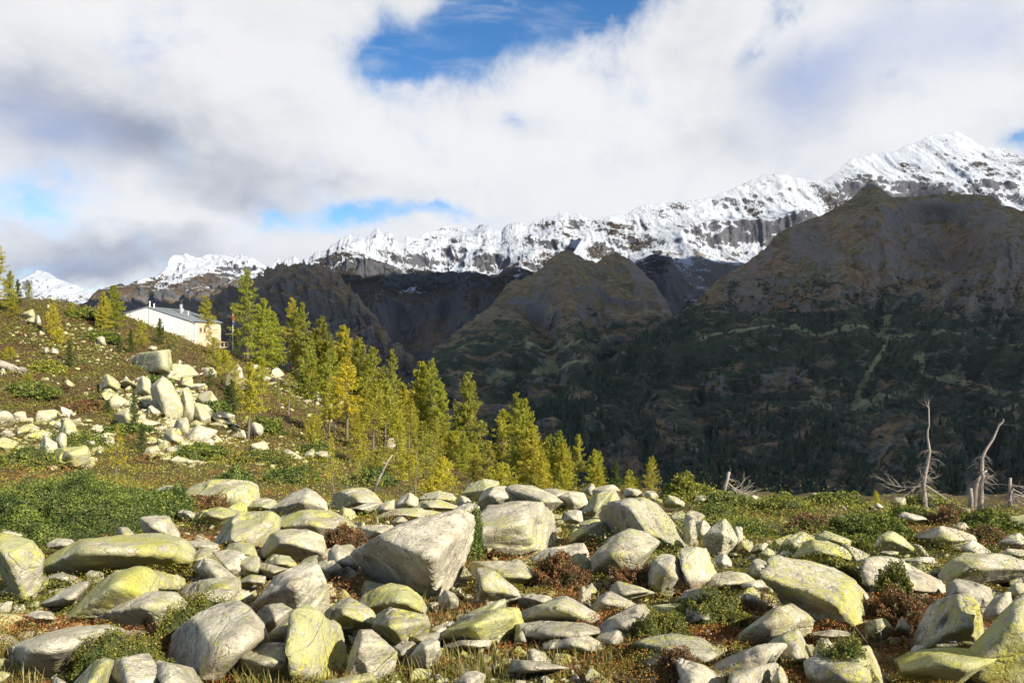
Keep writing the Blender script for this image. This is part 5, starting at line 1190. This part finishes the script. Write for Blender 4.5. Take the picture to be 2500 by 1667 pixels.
TREES = '''
5|tall|150,615,15|b|tallest larch of all, sparse, right of the cabin and flag|1.0
5|full|262,690,215|g|full green larch just right of the tallest one|0.95
5|full2|335,700,300|g|third of the larches from the flagpole, slightly lower|1.0
5|tall|462,705,212|m|left of the twin larches with bare lower trunks behind the hiker in red|0.95
5|tall|518,712,240|g|right of the twin larches with bare lower trunks|0.95
5|full|655,760,335|b|dark green larch behind the brown heather knoll|0.95
5|full2|600,720,420|g|shorter larch filling the gap behind the brown heather knoll|1.0
5|full|790,850,395|m|broad larch with a twisted branch on the upper slope|1.0
5|full|905,900,478|g|rounded bright green larch below the broad one with a twisted branch|1.1
5|full2|1000,950,540|g|larch stepping down right of the rounded bright green one|1.0
5|tall|1125,980,555|b|slim dark larch standing out against the ravine|0.8
5|full|1330,1030,640|m|large larch with a double top in the middle of the row|1.0
5|tall|1385,1040,620|b|thin-topped larch behind the large double-topped one|0.85
5|full2|1465,1080,775|g|low green larch right of the thin-topped one|0.9
5|full|1635,1160,715|g|conical larch alone above the others, left of the valley gap|0.85
5|full|1610,1290,960|g|wide bushy larch below the lone conical one|1.5
5|tall|1960,1400,848|b|sparse larch with a thin leader near the right end of the row|0.95
5|full2|2015,1370,890|g|green larch close behind the sparse one near the right end|0.9
5|pole|1880,1395,965|y|yellow larch with a long bare trunk at the right end of the row|1.2
5|full|2060,1475,1050|m|big bright larch leaning over its grey stump, right end of the row|1.05
5|pole|820,1175,612|o|most golden larch with a thin spire in the middle of the stand|1.25
5|pole|700,1160,750|y|yellow larch with three pale bare trunks beside it|1.0
5|pole|738,1135,770|y|second of the slender yellow larches by the pale bare trunks|1.0
5|pole|668,1140,800|y|leftmost of the slender yellow larches by the pale bare trunks|0.8
5|pole|155,1130,645|m|long-trunked larch above the white broken boulder|1.15
5|pole|250,960,630|m|larch growing at the left edge of the white scree|1.2
5|thin|380,985,770|b|small dark-trunked larch on the white scree|1.0
5|thin|430,1050,720|m|crooked little larch below the white scree|1.5
5|pole|998,1255,800|y|slender yellow larch with a straight pale trunk, centre of the stand|1.2
5|pole|1075,1200,765|m|greenish larch behind the straight pale trunk in the centre|1.3
5|full2|930,1100,780|m|medium larch between the golden spire and the straight pale trunk|1.1
5|pole|1240,1260,905|y|yellow larch beside the dark splintered stump|1.25
5|full2|1195,1150,788|m|larch rising behind the white snag|1.0
5|pole|1148,1395,965|m|larch with a bare trunk in front of the white snag|1.0
5|pole|1355,1215,980|y|pale yellow larch with a bare trunk right of the dark stump|1.1
5|thin|1285,1512,1150|y|leaning thin larch at the edge of the boulder field, centre|1.0
5|thin|745,1510,1120|y|very slender leaning larch at the back of the boulder field|0.8
5|thin|555,1490,1270|m|tiny larch on a bare stem in the brown heath|1.0
5|thin|885,1465,1275|m|thin young larch on a bare stem near the fallen branches|1.0
5|thin|1405,1385,1120|y|leaning larch sapling with an orange bush at its foot|1.2
5|young|1670,1440,1200|m|leafy young larch right of the orange bush|1.2
5|shrub|1480,1440,1290|o|orange-yellow bushy larch low on the slope|1.3
5|shrub|1380,1540,1420|o|golden low larch bush spreading at the edge of the boulders|1.7
5|shrub|1560,1300,1110|m|green-yellow larch thicket below the wide bushy larch|1.4
5|young|1780,1440,1180|m|young larch left of the yellow one with a long bare trunk|1.3
5|shrub|1850,1480,1330|m|low larch bush at the foot of the right end of the row|1.5
5|young|2150,1485,1250|o|small golden larch in front of the right end of the row|1.0
5|full2|2255,1450,1105|b|dark green twin-topped larch, right one|1.0
5|full2|2190,1445,1130|b|dark green twin-topped larch, left one|0.9
5|young|2100,1440,1280|m|little larch between the big bright larch and the twin-topped pair|1.2
5|shrub|600,1180,1000|m|larch bush under the slender yellow larches|1.0
5|young|520,880,720|d|small dark conifer on the green side of the heather knoll|1.2
5|shrub|1220,1420,1270|m|low green-yellow brush between the leaning larches|1.6
5|shrub|1050,1390,1240|m|low brush at the foot of the straight pale trunk|1.4
5|young|900,1300,1060|m|young larch left of the straight pale trunk|1.2
5|young|30,980,800|d|dark little spruce left of the long-trunked larch|1.4
5|young|60,860,640|m|small larch above the large splintered stump|1.2
6|pole|305,935,578|y|nearly bare golden larch with a forked white trunk|0.9
6|full2|425,945,680|m|wide sparse larch right of the forked white trunk|1.1
6|full|560,935,748|d|small blue-green conifer before the dark valley|0.9
6|young|650,960,820|m|little larch leaning left under the blue-green conifer|1.4
6|young|718,955,865|m|low larch beside the lone yellow one|1.3
6|gold|803,965,728|o|lone golden larch at the right of the row, against the dark slope|1.0
6|young|80,945,710|o|golden sapling in front of the dark twin-topped larches|1.0
6|shrub|230,945,820|m|low larch bush behind the ridge of boulders|1.3
6|shrub|20,945,850|m|yellow-green brush behind the smooth rounded boulder|1.3
4|tall|-30,420,-60|m|large larch half outside the left edge|1.0
4|full2|60,410,165|g|larch beside the big one at the left edge|0.9
4|spruce|122,385,225|d|dark spruce on the skyline near the left edge|0.8
4|young|192,350,245|g|small green larch, last on the left skyline|1.2
4|shrub|90,470,400|y|yellow larch bush below the spruce at the left edge|1.6
4|full2|768,545,265|b|bushy dark larch standing left of the cabin|1.1
4|full2|705,560,310|m|lighter larch leaning against the bushy dark one left of the cabin|0.9
4|young|690,540,440|d|low dark shoots under the larches left of the cabin|1.4
4|spruce|1078,650,488|d|dark pointed spruce in front of the cabin's white wall|1.0
4|spruce|880,700,568|d|small spruce with a bare stem below the cabin's white wall|1.0
4|young|960,670,500|y|thin yellow-brown larch in front of the white wall|1.2
4|spruce|800,720,600|d|low dark spruce left of the small bare-stemmed one|1.0
4|young|362,590,388|o|yellow larch standing alone on the brown heath|1.1
4|shrub|385,640,560|o|golden low branches under the lone heath larch|1.2
4|young|480,470,375|g|round green bush-like larch on the upper heath|1.4
4|spruce|468,775,632|d|small dark spruce alone on the brown heath|0.8
4|tall|1385,505,332|m|lone larch showing behind the cabin roof|1.1
4|spruce|1585,730,540|d|dense dark spruce beside the flagpole|1.1
4|shrub|1450,740,620|m|sprawling larch in front of the wooden wall|1.1
4|shrub|1500,860,700|m|yellow-green larch thicket below the cabin|1.2
4|spruce|1140,760,660|d|dark green spruce touching the massive orange-broken block|1.0
4|spruce|905,1270,1000|d|dark spruce growing in the rockfall|0.75
4|spruce|960,1370,1190|d|low spruce at the foot of the one in the rockfall|1.0
4|thin|765,1555,1210|o|golden little larch on a bare crooked stem left of the rockfall|1.2
4|shrub|720,1130,1050|d|dark low conifer at the upper left of the rockfall|1.2
4|young|1420,960,830|d|small spruce among the pale rocks below the cabin|1.2
4|spruce|1560,1130,900|d|dark spruce at the foot of the large splintered stump|0.9
4|young|1240,860,780|d|dark twig-like conifer above the rockfall|1.2
4|shrub|180,920,860|y|yellow dwarf larch branches over the left heath|1.5
4|shrub|60,740,680|y|low yellow larch bush at the left edge above the log|1.4
3|shrub|1355,335,272|o|tiny golden larch seedling on the right-hand skyline|0.6
'''
for ln in TREES.strip().split('\n'):
    q = ln.split('|'); x, y, t = map(float, q[2].split(',')); px, yb, yt = {'5': T5, '4': T4, '6': T6, '2': T2, '3': lambda a, b, c: (1650 + a * k, 1100 + b * k, 1100 + c * k)}[q[0]](x, y, t)
    tree(q[1], px, yb, yt, q[3], q[4], float(q[5]))

# the dense middle of the stand: larches nothing in the photograph tells apart
r_ = np.random.default_rng(77)
for i in range(34):
    px = r_.uniform(700, 1480); lo = float(np.interp(px, [700, 960, 1170, 1480], [905, 1045, 1120, 1190])); hi = float(np.interp(px, [700, 960, 1170, 1480], [985, 1150, 1180, 1200]))
    yb = r_.uniform(lo, hi); hgt = r_.uniform(75, 140) * np.interp(px, [700, 1480], [1.1, 0.75])
    tree(['full', 'full2', 'pole', 'full', 'young', 'full2'][i % 6], px, yb, yb - hgt, 'gmymgymbg'[i % 9], 'yellow-green larch in the dense middle of the stand below the hut', 1.1, None, 1, 'larches filling the stand')

for i, (hx, hy, wx, hh, cc) in enumerate([(95, 905, 90, 22, JY), (60, 960, 110, 24, JM), (180, 1000, 100, 18, HR), (240, 830, 80, 22, JM), (300, 1060, 120, 20, JG), (160, 1085, 150, 24, JM), (470, 1110, 140, 22, JM), (620, 1130, 150, 20, HG),
                                          (700, 1165, 130, 20, JG), (40, 1130, 150, 30, JM), (380, 940, 70, 18, JG), (520, 1010, 90, 26, JG), (640, 1050, 90, 26, JM), (190, 770, 80, 18, JM), (900, 1175, 120, 24, JG), (760, 1110, 110, 24, JM)]):
    mound('low_shrub', 'low spreading shrub on the heathy hillside left of the larches', 'shrub', hx, hy, wx, hh, cc, 2600, 140 + i, group='low shrubs on the hillside')
for i, (hx, hy, wx, hh, cc) in enumerate([(1800, 1232, 150, 18, JM), (1930, 1250, 170, 24, JY), (2060, 1226, 130, 16, JM), (2280, 1232, 150, 18, JY), (1760, 1265, 130, 22, JM), (2360, 1270, 130, 22, HR), (2000, 1290, 130, 22, HR), (1850, 1300, 120, 20, JM), (2420, 1320, 110, 24, HR), (2240, 1265, 120, 20, JM)]):
    mound('low_shrub', 'low spreading cushion shrub on the right-hand heath before the dead trees', 'shrub', hx, hy, wx, hh, cc, 2600, 160 + i, group='cushion shrubs of the right-hand heath')
# ---------------------------------------------------------------- dead wood (traced from life: bleached trunks with their crooked limbs)
def Z7(x, y): return 2050 + x * 450 / 2016.0, 950 + y * 450 / 2016.0
def deadtree(name, label, base, dist, trunks, limbs, zf, twigs=60, seed=1, sx=1.0, cat='dead tree', spray=True):
    """trunks and limbs as lists of picture points; every point gets its own depth around the stem"""
    r = np.random.default_rng(seed); random.seed(seed)
    bx, by = zf(*base); p0 = world(bx, by, dist); gz = float(groundz(p0[0], dist)); root = empty(name, (p0[0], dist, gz)); tagobj(root, label, cat)
    dz = gz - p0[2]
    def to3(pts, dy): 
        out = []
        for i, (x, y) in enumerate(pts):
            X_, Y_ = zf(x, y); q = world(X_, Y_, dist); q[1] = dist + dy * i / max(1, len(pts) - 1); q = q - [p0[0], dist, gz]; out.append(q)
        out = np.array(out); return out
    for pts, r0, r1 in trunks:
        mb = MB(); P_ = to3(P(pts), 0); P_[0, 2] -= 0.15 if P_[0, 2] < 0.5 else 0; n = len(P_); mb.tube(P_, [r0 + (r1 - r0) * (i / (n - 1)) ** 0.7 for i in range(n)], 8, True, 0, 0.25); mb.obj('trunk', M_DEAD, root, None, True)
    LB = MB()
    for pts, r0 in limbs:
        if not spray: LB = MB()
        P_ = to3(P(pts), r.uniform(-1, 1) * 0.9); n = len(P_); LB.tube(P_, [r0 * (1 - 0.75 * i / (n - 1)) for i in range(n)], 4, False)
        if not spray: LB.obj('branch', M_DEAD, root, None, True)
        if spray:
            for i in range(1, n):
                for _ in range(3):
                    s = P_[i - 1] + (P_[i] - P_[i - 1]) * r.random(); v = (P_[i] - P_[i - 1]); v = v / np.linalg.norm(v) * r.uniform(.15, .45); v = v + r.normal(size=3) * .13; LB.tube([s, s + v * .6 + [0, 0, .03], s + v], [r0 * .3, r0 * .22, r0 * .1], 3, False)
    P_ = to3(P(trunks[0][0]), 0)
    for _ in range(twigs):
        t = r.random() * 0.55 * (len(P_) - 1); i = int(t); s = P_[i] + (P_[i + 1] - P_[i]) * (t - i); a = r.uniform(0, 6.28); L = r.uniform(.15, .6)
        LB.tube([s, s + [cos(a) * L * .6, sin(a) * L * .6, -.1 * L], s + [cos(a) * L, sin(a) * L, -.45 * L]], [.008, .006, .003], 3, False)
    if spray: LB.obj('branches', M_DEAD, root, None, True)
    return root
deadtree('dead_tree', 'tallest dead tree, a thin bent trunk with forked tip and skirt of bare branches', (935, 1345), 27.5,
         [('930,1345 935,1200 918,1060 935,940 958,830 985,690 975,620 960,520 962,450 977,400 975,210', .10, .022)],
         [('975,215 955,170 940,135', .015), ('975,215 990,175 1008,138', .015), ('965,195 935,150', .01), ('895,1055 820,1080 740,1085 660,1080 580,1040 520,1000', .035), ('820,1080 740,1130 640,1180', .02), ('740,1085 650,1120 560,1090 525,1070', .02),
          ('680,1080 640,1000 610,960', .015), ('700,1070 665,1000 655,935', .013), ('600,1050 575,990 572,940', .012), ('745,1075 770,1060', .01), ('900,1040 840,1040 780,1020', .015), ('925,965 880,955 840,930 795,905', .02), ('900,960 870,900 850,845', .012),
          ('940,960 990,965 1025,1000 1040,1055', .02), ('945,970 1000,1000 1020,1040', .015), ('950,975 1060,975 1140,955', .010), ('945,1050 1010,1110 1080,1160 1180,1230 1300,1300', .035), ('960,1140 1020,1170 1080,1190', .02), ('950,1160 1030,1190 1130,1215', .015), ('1020,1120 1100,1140', .012),
          ('930,1130 900,1150 875,1185', .014), ('930,1260 905,1310 870,1350', .03), ('940,1270 960,1320 975,1370', .03)], Z7, 90, 1)
deadtree('dead_tree', 'dead tree with a thick broken stem and a thin one bent to the right', (1530, 1320), 28.5,
         [('1540,1330 1545,1200 1550,1080 1565,960 1555,880 1560,740 1600,660 1680,540 1740,400 1790,350 1790,325', .12, .02), ('1450,1340 1480,1220 1490,1080 1520,980 1560,920 1610,888', .105, .035), ('1430,1370 1440,1200 1432,1085', .13, .07)],
         [('1560,1000 1600,960 1640,915', .02), ('1580,1000 1640,950 1700,905', .02), ('1590,1000 1650,970 1720,945', .014), ('1570,1010 1620,1025 1680,1010 1735,1015', .022), ('1490,1010 1450,1000 1425,960', .02), ('1480,1020 1440,1030', .014), ('1740,390 1790,385 1830,412', .01), ('1750,380 1800,385 1850,365', .007),
          ('1600,1330 1560,1230 1620,1210 1650,1240', .06), ('1500,1290 1450,1340 1420,1400', .03), ('1490,1310 1400,1330 1340,1380', .03), ('1520,1310 1500,1380 1480,1420', .03), ('1560,1310 1620,1350 1700,1370', .04), ('1440,1330 1400,1380 1400,1420', .025), ('1660,1300 1740,1290 1700,1330', .05)], Z7, 160, 2)
deadtree('dead_tree', 'broken dead stump with a heap of tangled branches at the right edge', (1870, 1370), 28.0,
         [('1880,1380 1870,1200 1858,1080 1868,968', .09, .05)],
         [('1870,1050 1930,1050 1990,1080 2060,1110', .03), ('1870,1060 1820,1060 1790,1020', .015), ('1885,1110 1820,1150 1760,1190', .045), ('1890,1090 1960,1130 2040,1200', .03), ('1900,1060 1960,1060 2010,1050', .02), ('1890,1120 1900,1180 1880,1300', .04), ('1920,1150 2000,1180 2090,1260', .05),
          ('1880,1200 1820,1290 1750,1370', .03), ('1890,1210 1850,1300 1800,1380', .03), ('1890,1220 1900,1310 1890,1390', .03), ('1900,1220 1960,1300 2010,1380', .03), ('1900,1200 1990,1270 2080,1350', .03), ('1930,1180 1990,1250 2040,1300', .02), ('1975,1100 1990,1060 1980,1010', .012)], Z7, 200, 3)
Z3f = lambda x, y: (1650 + x * k, 1100 + y * k)
deadtree('dead_tree', 'short leaning broken snag with a fan of bleached branches fallen to the right', (320, 290), 33.5,
         [('318,295 335,240 350,190 360,142', .11, .06)],
         [('362,150 375,165 385,170', .03), ('355,185 385,205 412,215', .025), ('348,215 390,250 430,275 500,300 570,290', .035), ('350,235 400,270 460,300 520,320', .03), ('400,255 440,240 470,205 480,195', .02), ('420,270 460,255 500,215', .02), ('440,280 480,270 520,240', .018), ('460,285 520,280 580,275', .02), ('470,290 530,300 590,290', .02), ('430,275 450,240 440,225', .015)], Z3f, 10, 4)
Z2f = lambda x, y: (800 + x * k, 1100 + y * k); Z4f = lambda x, y: (x * k, 600 + y * k); Z5f = lambda x, y: (550 + x * k, 650 + y * k)
def snag(name, label, zf, base, trunks, limbs, seed, cat='tree stump'):
    bx, by = zf(*base); d = float(dist_at(bx, by)); s = d / 28.0
    return deadtree(name, label, base, d, [(a, b * s, c * s) for a, b, c in trunks], [(a, b * s) for a, b in limbs], zf, 0, seed, cat=cat, spray=False)
snag('tree_stump', 'large grey splintered stump with spreading roots among the larches', Z4f, (1590, 950), [('1590,960 1590,880 1600,830 1592,800', .55, .10)], [('1590,910 1560,940 1540,960', .16), ('1600,880 1650,930 1690,960', .16), ('1620,900 1660,905 1700,930', .1)], 5)
snag('tree_stump', 'white broken snag standing between the larch trunks', Z5f, (1175, 1215), [('1170,1215 1182,1160 1186,1118', .22, .10)], [], 6)
snag('tree_stump', 'dark splintered stump leaning beside the white snag', Z5f, (1110, 1245), [('1112,1250 1118,1200 1122,1160', .35, .10)], [('1118,1180 1130,1230 1160,1250', .1)], 7)
snag('dead_branch', 'long bare pole lying aslant in front of the larches', Z5f, (1000, 1500), [('1000,1500 1050,1410 1090,1330 1130,1270', .07, .02)], [('1060,1400 1080,1340', .02)], 8, 'fallen branch')
snag('dead_branch', 'heap of grey fallen branches beside the young larches', Z5f, (1050, 1345), [('1020,1290 1050,1320 1090,1345', .12, .05)], [('1040,1260 1050,1310 1080,1340', .05), ('1020,1300 1060,1330', .05), ('1045,1290 1090,1330', .05), ('1010,1270 1030,1310', .04)], 9, 'fallen branch')
snag('dead_branch', 'thin broken stick standing up from the red heather at the lower right', Z3f, (1385, 1290), [('1385,1290 1384,1200 1380,1140', .018, .010)], [('1300,1305 1340,1270 1372,1232', .02)], 10, 'stick')
def log():
    bx, by = Z4f(90, 830); d = float(dist_at(bx, by + 8)); root_p = world(bx, by, d); r = random.Random(4)
    root = empty('fallen_log', tuple(root_p)); tagobj(root, 'weathered grey fallen log with splintered roots at the left edge', 'log')
    def q(x, y, dy=0): X_, Y_ = Z4f(x, y); w_ = world(X_, Y_, d); w_[1] += dy; return w_ - root_p
    mb = MB(); mb.tube([q(-60, 790), q(20, 805), q(90, 825), q(150, 850)], [.55, .52, .45, .22], 10, True, 0, .35); mb.obj('trunk', M_DEAD, root, None, True)
    mb = MB()
    for i in range(26):
        x0, y0 = r.uniform(60, 150), r.uniform(815, 850); mb.tube([q(x0, y0, r.uniform(-.5, .3)), q(x0 + 30, y0 + r.uniform(0, 25), -.3), q(x0 + r.uniform(40, 75), y0 + r.uniform(15, 60), -.4)], [.10, .07, .02], 4, False)
    mb.obj('roots', M_DEAD, root, None, True)
log()

# ---------------------------------------------------------------- the mountain hut
M_WALL = plain('white_boards', (0.62, 0.61, 0.57), 0.7, 0.04, 2); M_WOOD = plain('larch_cladding', (0.62, 0.50, 0.37), 0.7, 0.08, 3); M_ROOF = plain('sheet_roof', (0.17, 0.19, 0.21), 0.45, 0.06, 2)
M_TRIM = plain('white_trim', (0.75, 0.74, 0.70), 0.6, 0.03); M_DARK = plain('dark_gap', (0.03, 0.028, 0.025), 0.5, 0.05); M_SHUT = plain('shutter_wood', (0.48, 0.27, 0.14), 0.7, 0.1)
M_STEEL = plain('steel_flue', (0.55, 0.56, 0.57), 0.35, 0.03, 3, 0.8); M_STONE = plain('masonry', (0.50, 0.48, 0.42), 0.9, 0.12, 4, 0, 0.4); M_GLASS = plain('window_glass', (0.05, 0.06, 0.07), 0.12, 0.02)
def cabin():
    ox, oy = -76.4, 135.0; root = empty('mountain_hut', (ox, oy, -1.0)); tagobj(root, 'white mountain hut with a low grey roof and a light wooden front, on the hillside', 'hut')
    z0 = 1.0; X0, XR, XE, XK = 0.0, 4.3, 12.2, 13.7; L = 15.6
    zl, zr, ze, zk = 5.55 + z0, 6.75 + z0, 4.15 + z0, 3.45 + z0; zb = -3.2
    mb = MB()                                       # gable wall with its low fin in front of the eave
    mb.prism([(X0, 0, zb), (XK, 0, zb), (XK, 0, zk), (XR, 0, zr), (X0, 0, zl)], (0, 0.25, 0)); mb.prism([(X0, 0.25, zb), (X0, 0.25, zl), (X0, L, zl), (X0, L, zb)], (0.2, 0, 0))
    mb.prism([(X0 + .2, L - .2, zb), (XE - .2, L - .2, zb), (XE - .2, L - .2, ze - .1), (XR, L - .2, zr - .1), (X0 + .2, L - .2, zl - .1)], (0, .2, 0)); wall = mb.obj('wall', M_WALL, root)
    mb = MB()                                       # thin joints between the boards
    for x in (9.6, 10.3, 11.0, 11.7, 12.4, 13.0): mb.box(x - .02, x + .02, -.02, .0, z0 - .2, zk + (XK - x) * .34 - .25)
    mb.box(4.55, 4.62, -.05, 0, 3.6, zr - .25); mb.box(9.3, XK - .1, -.02, 0, 2.05, 2.09); mb.obj('board_joints', M_STEEL, wall)
    mb = MB()                                       # wooden front, facing right
    mb.box(XE - 0.25, XE, 0.25, L, zb, ze - .02); wood = mb.obj('wooden_front', M_WOOD, root)
    mb = MB()
    for i in range(22): mb.box(XE, XE + .015, .9 + i * .66, .93 + i * .66, 0.0, ze - .1)
    mb.obj('plank_joints', M_SHUT, wood)
    for yy in (2.4, 5.1, 6.9):
        mb = MB(); mb.box(XE, XE + .08, yy, yy + 1.2, 2.75, 3.95); fr = mb.obj('window', M_SHUT, root)
        mb = MB(); mb.box(XE + .083, XE + .10, yy + .3, yy + .9, 2.95, 3.75); mb.obj('pane', M_GLASS, fr)
    for yy in (2.0, 5.0, 8.4):
        mb = MB(); mb.box(XE, XE + .06, yy, yy + 1.4, -.9, 1.0); mb.obj('shutter', M_SHUT, root)
    mb = MB(); mb.prism([(XR, -.15, zr), (XE + .35, -.15, ze - .12), (XE + .35, -.15, ze + .06), (XR, -.15, zr + .2)], (0, L + .4, 0)); mb.prism([(X0 - .3, -.15, zl - .12), (XR, -.15, zr), (XR, -.15, zr + .2), (X0 - .3, -.15, zl + .08)], (0, L + .4, 0))
    mb.prism([(XE + .35, -.12, ze - .12), (XK + .05, -.12, zk - .02), (XK + .05, -.12, zk + .12), (XE + .35, -.12, ze + .06)], (0, .45, 0)); roof = mb.obj('roof', M_ROOF, root)
    mb = MB()
    for i in range(1, 24): y_ = i * L / 24; mb.prism([(XR + .1, y_, zr + .19), (XE + .3, y_, ze + .05), (XE + .3, y_, ze + .10), (XR + .1, y_, zr + .24)], (0, .04, 0))
    mb.obj('seams', M_ROOF, roof)
    def rz(x): return zr + .2 - (x - XR) * .34
    mb = MB(); mb.tube([(7.6, 7.0, rz(7.6) - .2), (7.6, 7.0, rz(7.6) + 1.9)], .32, 12); ch = mb.obj('chimney', M_STEEL, roof)
    mb = MB(); mb.tube([(7.6, 7.0, rz(7.6) + 1.9), (7.6, 7.0, rz(7.6) + 2.5)], .36, 12); mb.tube([(7.6, 7.0, rz(7.6) + 2.55), (7.6, 7.0, rz(7.6) + 2.62)], .42, 12); mb.obj('cowl', M_DARK, root)
    for x, y, h in ((XR + .15, .6, 1.0), (XR + .85, .9, .75), (6.0, 11.0, .6), (8.5, 8.2, .75)):
        mb = MB(); mb.tube([(x, y, rz(x) - .1), (x, y, rz(x) + h)], .11, 8); mb.tube([(x, y, rz(x) + h), (x, y, rz(x) + h + .1)], .17, 8); mb.obj('vent_pipe', M_TRIM, roof)
    mb = MB(); mb.prism([(8.2, -1.1, 1.5), (8.9, -1.1, 1.5), (8.9, -1.1, 4.55), (8.2, -1.1, 4.35)], (0, 1.09, 0)); mb.prism([(7.9, -1.4, 4.0), (8.2, -1.1, 4.5), (9.0, -1.1, 4.7), (9.0, -1.1, 4.6), (8.2, -1.1, 4.35)], (0, 1.0, 0)); mb.obj('porch', M_TRIM, root)
    mb = MB(); mb.box(XK - .02, XK + .16, -.14, .3, zb, zk - .03); mb.obj('corner_post', M_TRIM, root)
    mb = MB(); mb.tube([(XE + .12, 9.2, 0), (XE + .12, 9.2, ze - .2)], .05, 6); mb.obj('downpipe', M_STEEL, root)
    mb = MB(); mb.box(10.2, XK - .03, -.28, -.02, zb, 1.05); mb.obj('stone_footing', M_STONE, root)
    mb = MB(); mb.box(XE + .1, XE + 1.7, .4, L, -.35, -.2)
    for i in range(9): mb.box(XE + 1.55, XE + 1.65, .5 + i * 1.85, .62 + i * 1.85, -.2, .85)
    mb.box(XE + 1.52, XE + 1.68, .4, L, .85, .95); mb.obj('balcony', M_WOOD, root)
cabin()
def flag():
    px, d = 568.5, 141.0; zb = -2.0; zt = (833.5 - 766) / F * d; x = (px - CX) / F * d
    root = empty('flagpole', (x, d, zb)); tagobj(root, 'white flagpole with a limp red, white and blue pennant right of the hut', 'flagpole')
    mb = MB(); mb.tube([(0, 0, 0), (0, 0, zt - zb)], [.06, .035], 8); mb.obj('pole', M_TRIM, root)
    z = zt - zb - .1
    for nm, c, a, b in (('pennant_red', (.45, .04, .03), .15, 1.5), ('pennant_blue', (.03, .08, .30), 1.5, 2.2)):
        mb = MB(); n = 8; pts = [((.12 + .10 * sin(i * 1.1)) , .06 * cos(i * 1.7), z - a - (b - a) * i / n) for i in range(n + 1)]; mb.tube(pts, [.10 + .06 * sin(i * 2.0) ** 2 for i in range(n + 1)], 6); mb.obj('pennant', plain(nm, c, .8, .05), root, None, True)
flag()

# ---------------------------------------------------------------- two hikers by the trees
def skin(name, pts, edges, rad, mat, parent):
    me = bpy.data.meshes.new(name); me.from_pydata(pts, edges, []); me.materials.append(mat); o = link(name, me, parent)
    md = o.modifiers.new('skin', 'SKIN')
    for i, v in enumerate(me.skin_vertices[0].data): v.radius = (rad[i], rad[i]); v.use_root = (i == 0)
    s_ = o.modifiers.new('sub', 'SUBSURF'); s_.levels = 1; s_.render_levels = 1
    return o
def person(label, px, py, d, jc, tc, hc):
    p = world(px, py, d); root = empty('person', (p[0], d, float(groundz(p[0], d)) if abs(float(groundz(p[0], d)) - p[2]) < 2.5 else p[2])); tagobj(root, label, 'person')
    sk = plain('skin', (.42, .26, .18), .6, .05)
    pts = [(0, 0, .92), (0, 0, 1.15), (0, .01, 1.40), (0, 0, 1.50), (0, -.01, 1.60), (0, -.02, 1.70), (-.10, 0, .86), (-.12, -.04, .48), (-.13, .03, .08), (-.13, -.12, .04), (.10, 0, .86), (.12, -.14, .50), (.12, -.06, .09), (.12, -.22, .04),
           (-.19, 0, 1.40), (-.25, .03, 1.13), (-.22, -.14, .93), (-.21, -.22, .88), (.19, 0, 1.40), (.26, .02, 1.14), (.22, -.16, .96), (.21, -.24, .92)]
    ed = [(0, 1), (1, 2), (2, 3), (3, 4), (4, 5), (0, 6), (6, 7), (7, 8), (8, 9), (0, 10), (10, 11), (11, 12), (12, 13), (2, 14), (14, 15), (15, 16), (16, 17), (2, 18), (18, 19), (19, 20), (20, 21)]
    ra = [.14, .13, .12, .055, .09, .08, .085, .06, .045, .035, .085, .06, .045, .035, .055, .045, .032, .03, .055, .045, .032, .03]
    skin('body', pts, ed, ra, sk, root)
    g_ = .022
    skin('jacket', [pts[i] for i in (0, 1, 2, 14, 15, 16, 18, 19, 20)], [(0, 1), (1, 2), (2, 3), (3, 4), (4, 5), (2, 6), (6, 7), (7, 8)], [ra[i] + g_ * 1.6 for i in (0, 1, 2, 14, 15, 16, 18, 19, 20)], plain('jacket', jc, .7, .05), root)
    skin('trousers', [pts[i] for i in (0, 6, 7, 8, 10, 11, 12)], [(0, 1), (1, 2), (2, 3), (0, 4), (4, 5), (5, 6)], [ra[i] + g_ for i in (0, 6, 7, 8, 10, 11, 12)], plain('trousers', tc, .8, .05), root)
    skin('hair', [(0, .01, 1.66), (0, .03, 1.74)], [(0, 1)], [.10, .085], plain('hair', hc, .8, .1), root)
person('hiker in a bright yellow jacket and pale trousers below the tallest larch', 623, 886, 137, (.85, .62, .02), (.55, .52, .45), (.25, .16, .08))
person('hiker in a red jacket and dark trousers in the shade of the twin larches', 710.5, 904, 143, (.75, .03, .05), (.03, .03, .04), (.05, .03, .02))
haze()
